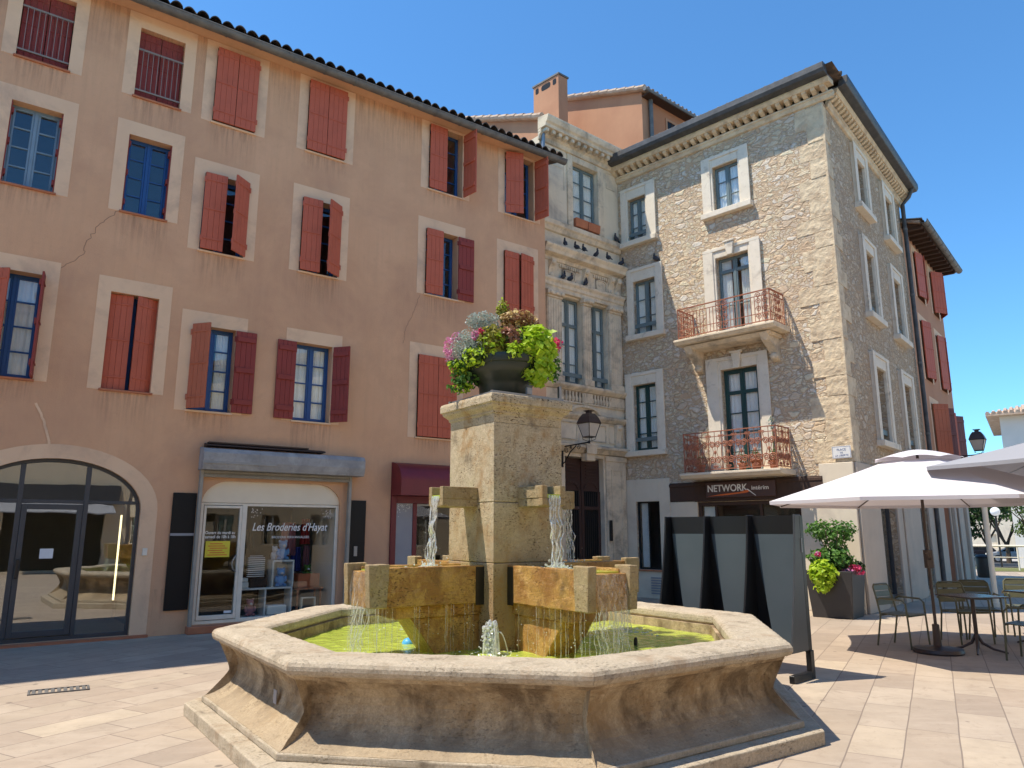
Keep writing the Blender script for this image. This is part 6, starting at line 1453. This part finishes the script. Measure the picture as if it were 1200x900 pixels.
hro = hr.build('roof', M['tile_pale'], wh)
tl = MB(); x = -.5
while x < 14.5:
    f_ = min(1, (x+.6)/4.6, (14.6-x)/4.6); tl.tube([(x,-.62,8.13), (x,-.6+5.1*f_,8.12+1.4*f_)], .10, 6); x += .27
tl.build('roof_tiles', M['tile_pale'], hro)
# far beige block
bb_ = thing('beige_block', 'beige and grey block half hidden by trees at the end of the street', 'house', T(53, 82, -1.3, R(-30)))
wall_mb(-9, 9, -1, 7, [(-7,-6,1,2.5), (-4,-3,1,2.5), (-1,0,1,2.5), (2,3,1,2.5), (5,6,1,2.5), (-7,-6,4,5.5), (-4,-3,4,5.5), (-1,0,4,5.5), (2,3,4,5.5), (5,6,4,5.5)], .2).box(-9,9,.25,8,-1,6.9).build('wall', M['orange_plaster'] if False else M['cream_render'], bb_)
MB().box(-9.3,9.3,-.4,8.3,7.0,7.2).build('roof', M['tile'], bb_)
def tree(x, y, h_, cr, lab, seed, trunk_h=None, n=1600, ls=.16, name='street_tree', mat='tree_leaf', shape=1.0):
    rr = random.Random(seed); z0 = gz(x, y); t = thing(name, lab, 'tree', T(x, y, z0)); th = trunk_h or h_*.35
    tk = MB(); tk.tube([(0,0,-.1), (.03,.02,th*.6), (.0,.05,th*1.1)], [.15*h_/6,.12*h_/6,.09*h_/6], 8)
    for k in range(6):
        a = k*1.05+rr.random(); e = cr*rr.uniform(.5,.8); tk.tube([(0,.03,th*(.8+.05*k)), (e*.5*math.cos(a),e*.5*math.sin(a),th+ (h_-th)*.3), (e*math.cos(a),e*math.sin(a),th+(h_-th)*rr.uniform(.45,.8))], [.06*h_/6,.04*h_/6,.015], 6)
    tk.build('trunk', M['bark'], t, smooth=True)
    bl_ = []; zc = (h_+th)/2
    for k in range(16):
        a = rr.uniform(0,6.28); d = cr*rr.uniform(.2,.68); zz = zc+(h_-th)*rr.uniform(-.36,.36); s = cr*rr.uniform(.28,.45)*shape
        bl_.append(((d*math.cos(a), d*math.sin(a), zz), (s, s, s*.8), n//16, ls))
    foliage('crown', bl_, M[mat], t, rr, shell=.5); return t
tree(21.8, 31.2, 3.9, 1.15, 'small round street tree in front of the cream house', 1, 1.3, 2600, .11, shape=1.15)
tree(38, 60, 8.0, 3.2, 'dark leafy tree at the far end of the street, left one', 2, 1.6, 3400, .26, mat='leaf_dark'); tree(43.5, 66, 9, 3.4, 'dark leafy tree at the far end of the street behind the globe lamp', 3, 1.6, 3600, .28, mat='tree_leaf')
tree(33, 58, 7.5, 3.0, 'dark leafy tree nearly hidden by the street house', 4, 1.6, 2600, .26, mat='leaf_dark'); tree(60, 78, 9, 4, 'broad tree behind the cream house', 5, 2.5, 1500, .35)
tree(36.5, 37.5, 8.2, 1.6, 'slender tree whose top leaves cross the cream house eaves', 6, 3, 1500, .16)
# hedge, railing, bin, globe lamp, posts
hg = MB(); hg.nonorm = True; rr = random.Random(7)
for k in range(7): leaves(hg, (26.0+k*.40, 37.4-k*.1, gz(26,37)+.55), (.32,.32,.55), 150, .12, rr, shell=.6)
o = hg.build('clipped_hedge', M['tree_leaf']); tag(o, 'low clipped hedge at the foot of the cream house', 'hedge')
rl2 = MB(); pts = [(19.6+k*2.2, 33.6-k*1.15) for k in range(7)]
rl2.tube([(x, y, gz(x,y)+1.03) for x, y in pts], .045, 8); rl2.tube([(x, y, gz(x,y)+.55) for x, y in pts], .02, 6)
for x, y in pts: rl2.tube([(x, y, gz(x,y)), (x, y, gz(x,y)+1.03)], .035, 8)
o = rl2.build('street_railing', M['white_frame'], smooth=True); tag(o, 'white tubular railing along the far pavement', 'railing')
bn = thing('litter_bin', 'dark round litter bin at the end of the street house', 'bin', T(16.5, 26.4, 0, 0, .78))
MB().lathe([(.26,0), (.29,.05), (.31,.80), (.30,.84)], n=20).build('bin_body', M['brown_bin'], bn, smooth=True); MB().lathe([(.33,.84), (.33,.90), (.24,.98), (.10,1.0)], n=20).build('bin_lid', M['iron'], bn, smooth=True)
gx, gy = 26.6, 41.0; gl_ = thing('globe_lamp', 'white globe lamp on a slim dark post', 'street lamp', T(gx, gy, gz(gx, gy)))
MB().tube([(0,0,0), (0,0,2.75)], .05, 10).build('post', M['iron'], gl_, smooth=True); MB().ball((0,0,2.98), .24, 20, 14).build('globe', M['globe'], gl_, smooth=True)
sp_o = MB().tube([(0,0,0), (0,0,2.5)], .055, 12).tube([(0,0,2.5),(0,0,2.56)], .07, 12).tube([(0,0,0),(0,0,.10)], .10, 12).build('signpost', M['cream_board'], None, T(10.35, 16.3, 0), smooth=True); tag(sp_o, 'plain cream post standing behind the cafe chairs', 'post')
# cars
def car(x, y, rz, mat, lab, z=None, suv=1.0):
    t = thing('parked_car', lab, 'car', T(x, y, gz(x, y) if z is None else z, R(rz)), None)
    top = 1.46*suv
    low = [(-2.05,.32), (2.05,.32), (2.12,.55), (2.05,.80), (1.15,.94), (-1.75,.98), (-2.06,.90), (-2.12,.6)]
    b = MB(); b.prism(low, -.86, .86); b.prism([(1.2,.93), (.45,top-.06), (.1,top), (-1.2,top), (-1.55,top-.08), (-1.98,.95)], -.74, .74); bo = b.build('body', mat, t, bevel=.05, seg=3)
    g = MB()
    for s in (-1, 1):
        y0, y1 = (.741, .748) if s > 0 else (-.748, -.741)
        g.prism([(1.0,.97), (.42,top-.13), (.0,top-.09), (0,.97)], y0, y1); g.prism([(-.06,.97), (-.06,top-.09), (-1.1,top-.09), (-1.1,.97)], y0, y1); g.prism([(-1.16,.97), (-1.16,top-.09), (-1.4,top-.13), (-1.72,.99)], y0, y1)
    g.add([(1.19,-.66,.97),(1.19,.66,.97),(.50,.62,top-.09),(.50,-.62,top-.09)],[(0,1,2,3)]); g.add([(-1.97,-.62,1.0),(-1.97,.62,1.0),(-1.60,.58,top-.12),(-1.60,-.58,top-.12)],[(0,3,2,1)])
    g.build('car_windows', M['car_glass'], t)
    for sx_ in (-1.28, 1.30):
        for s in (-1, 1):
            w = MB().tube([(sx_, s*.70, .33), (sx_, s*.885, .33)], .33, 24).build('wheel', M['tyre'], t, smooth=True, bevel=.01); MB().tube([(sx_, s*.884, .33), (sx_, s*.90, .33)], .21, 20).build('rim', M['rim'], w, smooth=True)
    for s in (-1, 1): MB().box(2.03,2.11,s*.62-.16,s*.62+.16,.62,.76).build('headlight', M['white_frame'], t, bevel=.02); MB().box(-2.13,-2.05,s*.66-.12,s*.66+.12,.68,.88).build('tail_light', M['cloth_red'], t, bevel=.02)
    MB().box(2.09,2.135,-.4,.4,.36,.5).build('grille', M['iron'], t)
    return t
car(45.3, 68.0, 152, M['car_silver'], 'silver hatchback parked beyond the railing at the end of the street')
car(44.0, 72.0, 150, M['car_dark'], 'dark car parked behind the silver hatchback')
car(32.3, 56.0, 20, M['car_dark'], 'dark estate car seen over the litter bin')
# ================================================================ BUILDINGS BEHIND THE VIEWER (one mirrored in shop windows, two added for warm bounce)
FO = frame((9.0, -3.0), (-.804, -.595))
ob = thing('opposite_house', 'cream house with a dark shop band facing the pink house across the square', 'house', FO)
Ho = [(1.5+3*k, 2.5+3*k, z0, z0+1.6) for k in range(6) for z0 in (4.2, 7.0)] + [(.8,4.2,.1,2.6), (5.4,8.8,.1,2.6), (10,13.4,.1,2.6), (14.6,18,.1,2.6)]
wall_mb(0, 19, 0, 10, Ho, .25).build('wall', M['warm_render'], ob)
MB().box(-.2,19.2,.5,9,0,10).build('body', M['side_render'], ob)
MB().box(-.3,19.3,-.5,9,10,10.25).build('roof', M['tile'], ob)
MB().box(.4,18.6,-.25,-.01,2.75,3.35).build('shop_band', M['grey_frame'], ob)
aw = MB()
for k in range(4): x = .6+4.6*k; aw.add([(x,-.02,2.7),(x+3.8,-.02,2.7),(x+3.8,-1.3,2.3),(x,-1.3,2.3),(x,-.02,2.66),(x+3.8,-.02,2.66),(x+3.8,-1.3,2.26),(x,-1.3,2.26)],[(0,1,2,3),(4,7,6,5),(0,3,7,4),(1,5,6,2),(2,6,7,3)])
aw.build('awnings', M['canvas_grey'], ob)
for h_ in Ho[:12]: window(ob, *h_, y=.14, mat=M['white_frame'], rows=3)
MB().box(0.1,18.9,.3,.31,.1,2.6).build('shop_glazing', M['black_panel'], ob)

def fill_house(name, lab, Mx, L_, H_, D_, mat):  # added unseen houses that bounce warm light onto the shaded fronts
    t = thing(name, lab, 'house', Mx); Hh = [(1+3*k, 2.1+3*k, z0, z0+1.6) for k in range(int(L_/3)) for z0 in (.8, 4.0, 7.0)]
    wall_mb(0, L_, 0, H_, Hh, .25).build('wall', mat, t); MB().box(-.02, L_+.02, .4, D_, 0, H_).build('body', mat, t); MB().box(-.3, L_+.3, -.5, D_, H_, H_+.25).build('roof', M['tile'], t)
    for h_ in Hh: window(t, *h_, y=.14, mat=M['white_frame'], rows=3, curtain=False)
fill_house('fill_house_right', 'unseen warm cream house added on the right to bounce light into the square', frame((19.5, 10), (0, -1)), 24, 11, 8, M['warm_render'])
fill_house('fill_house_left', 'unseen warm cream house added behind the viewer on the left for warm bounce', frame((-8, -15.5), (-.97, .24)), 18, 10, 8, M['warm_render'])
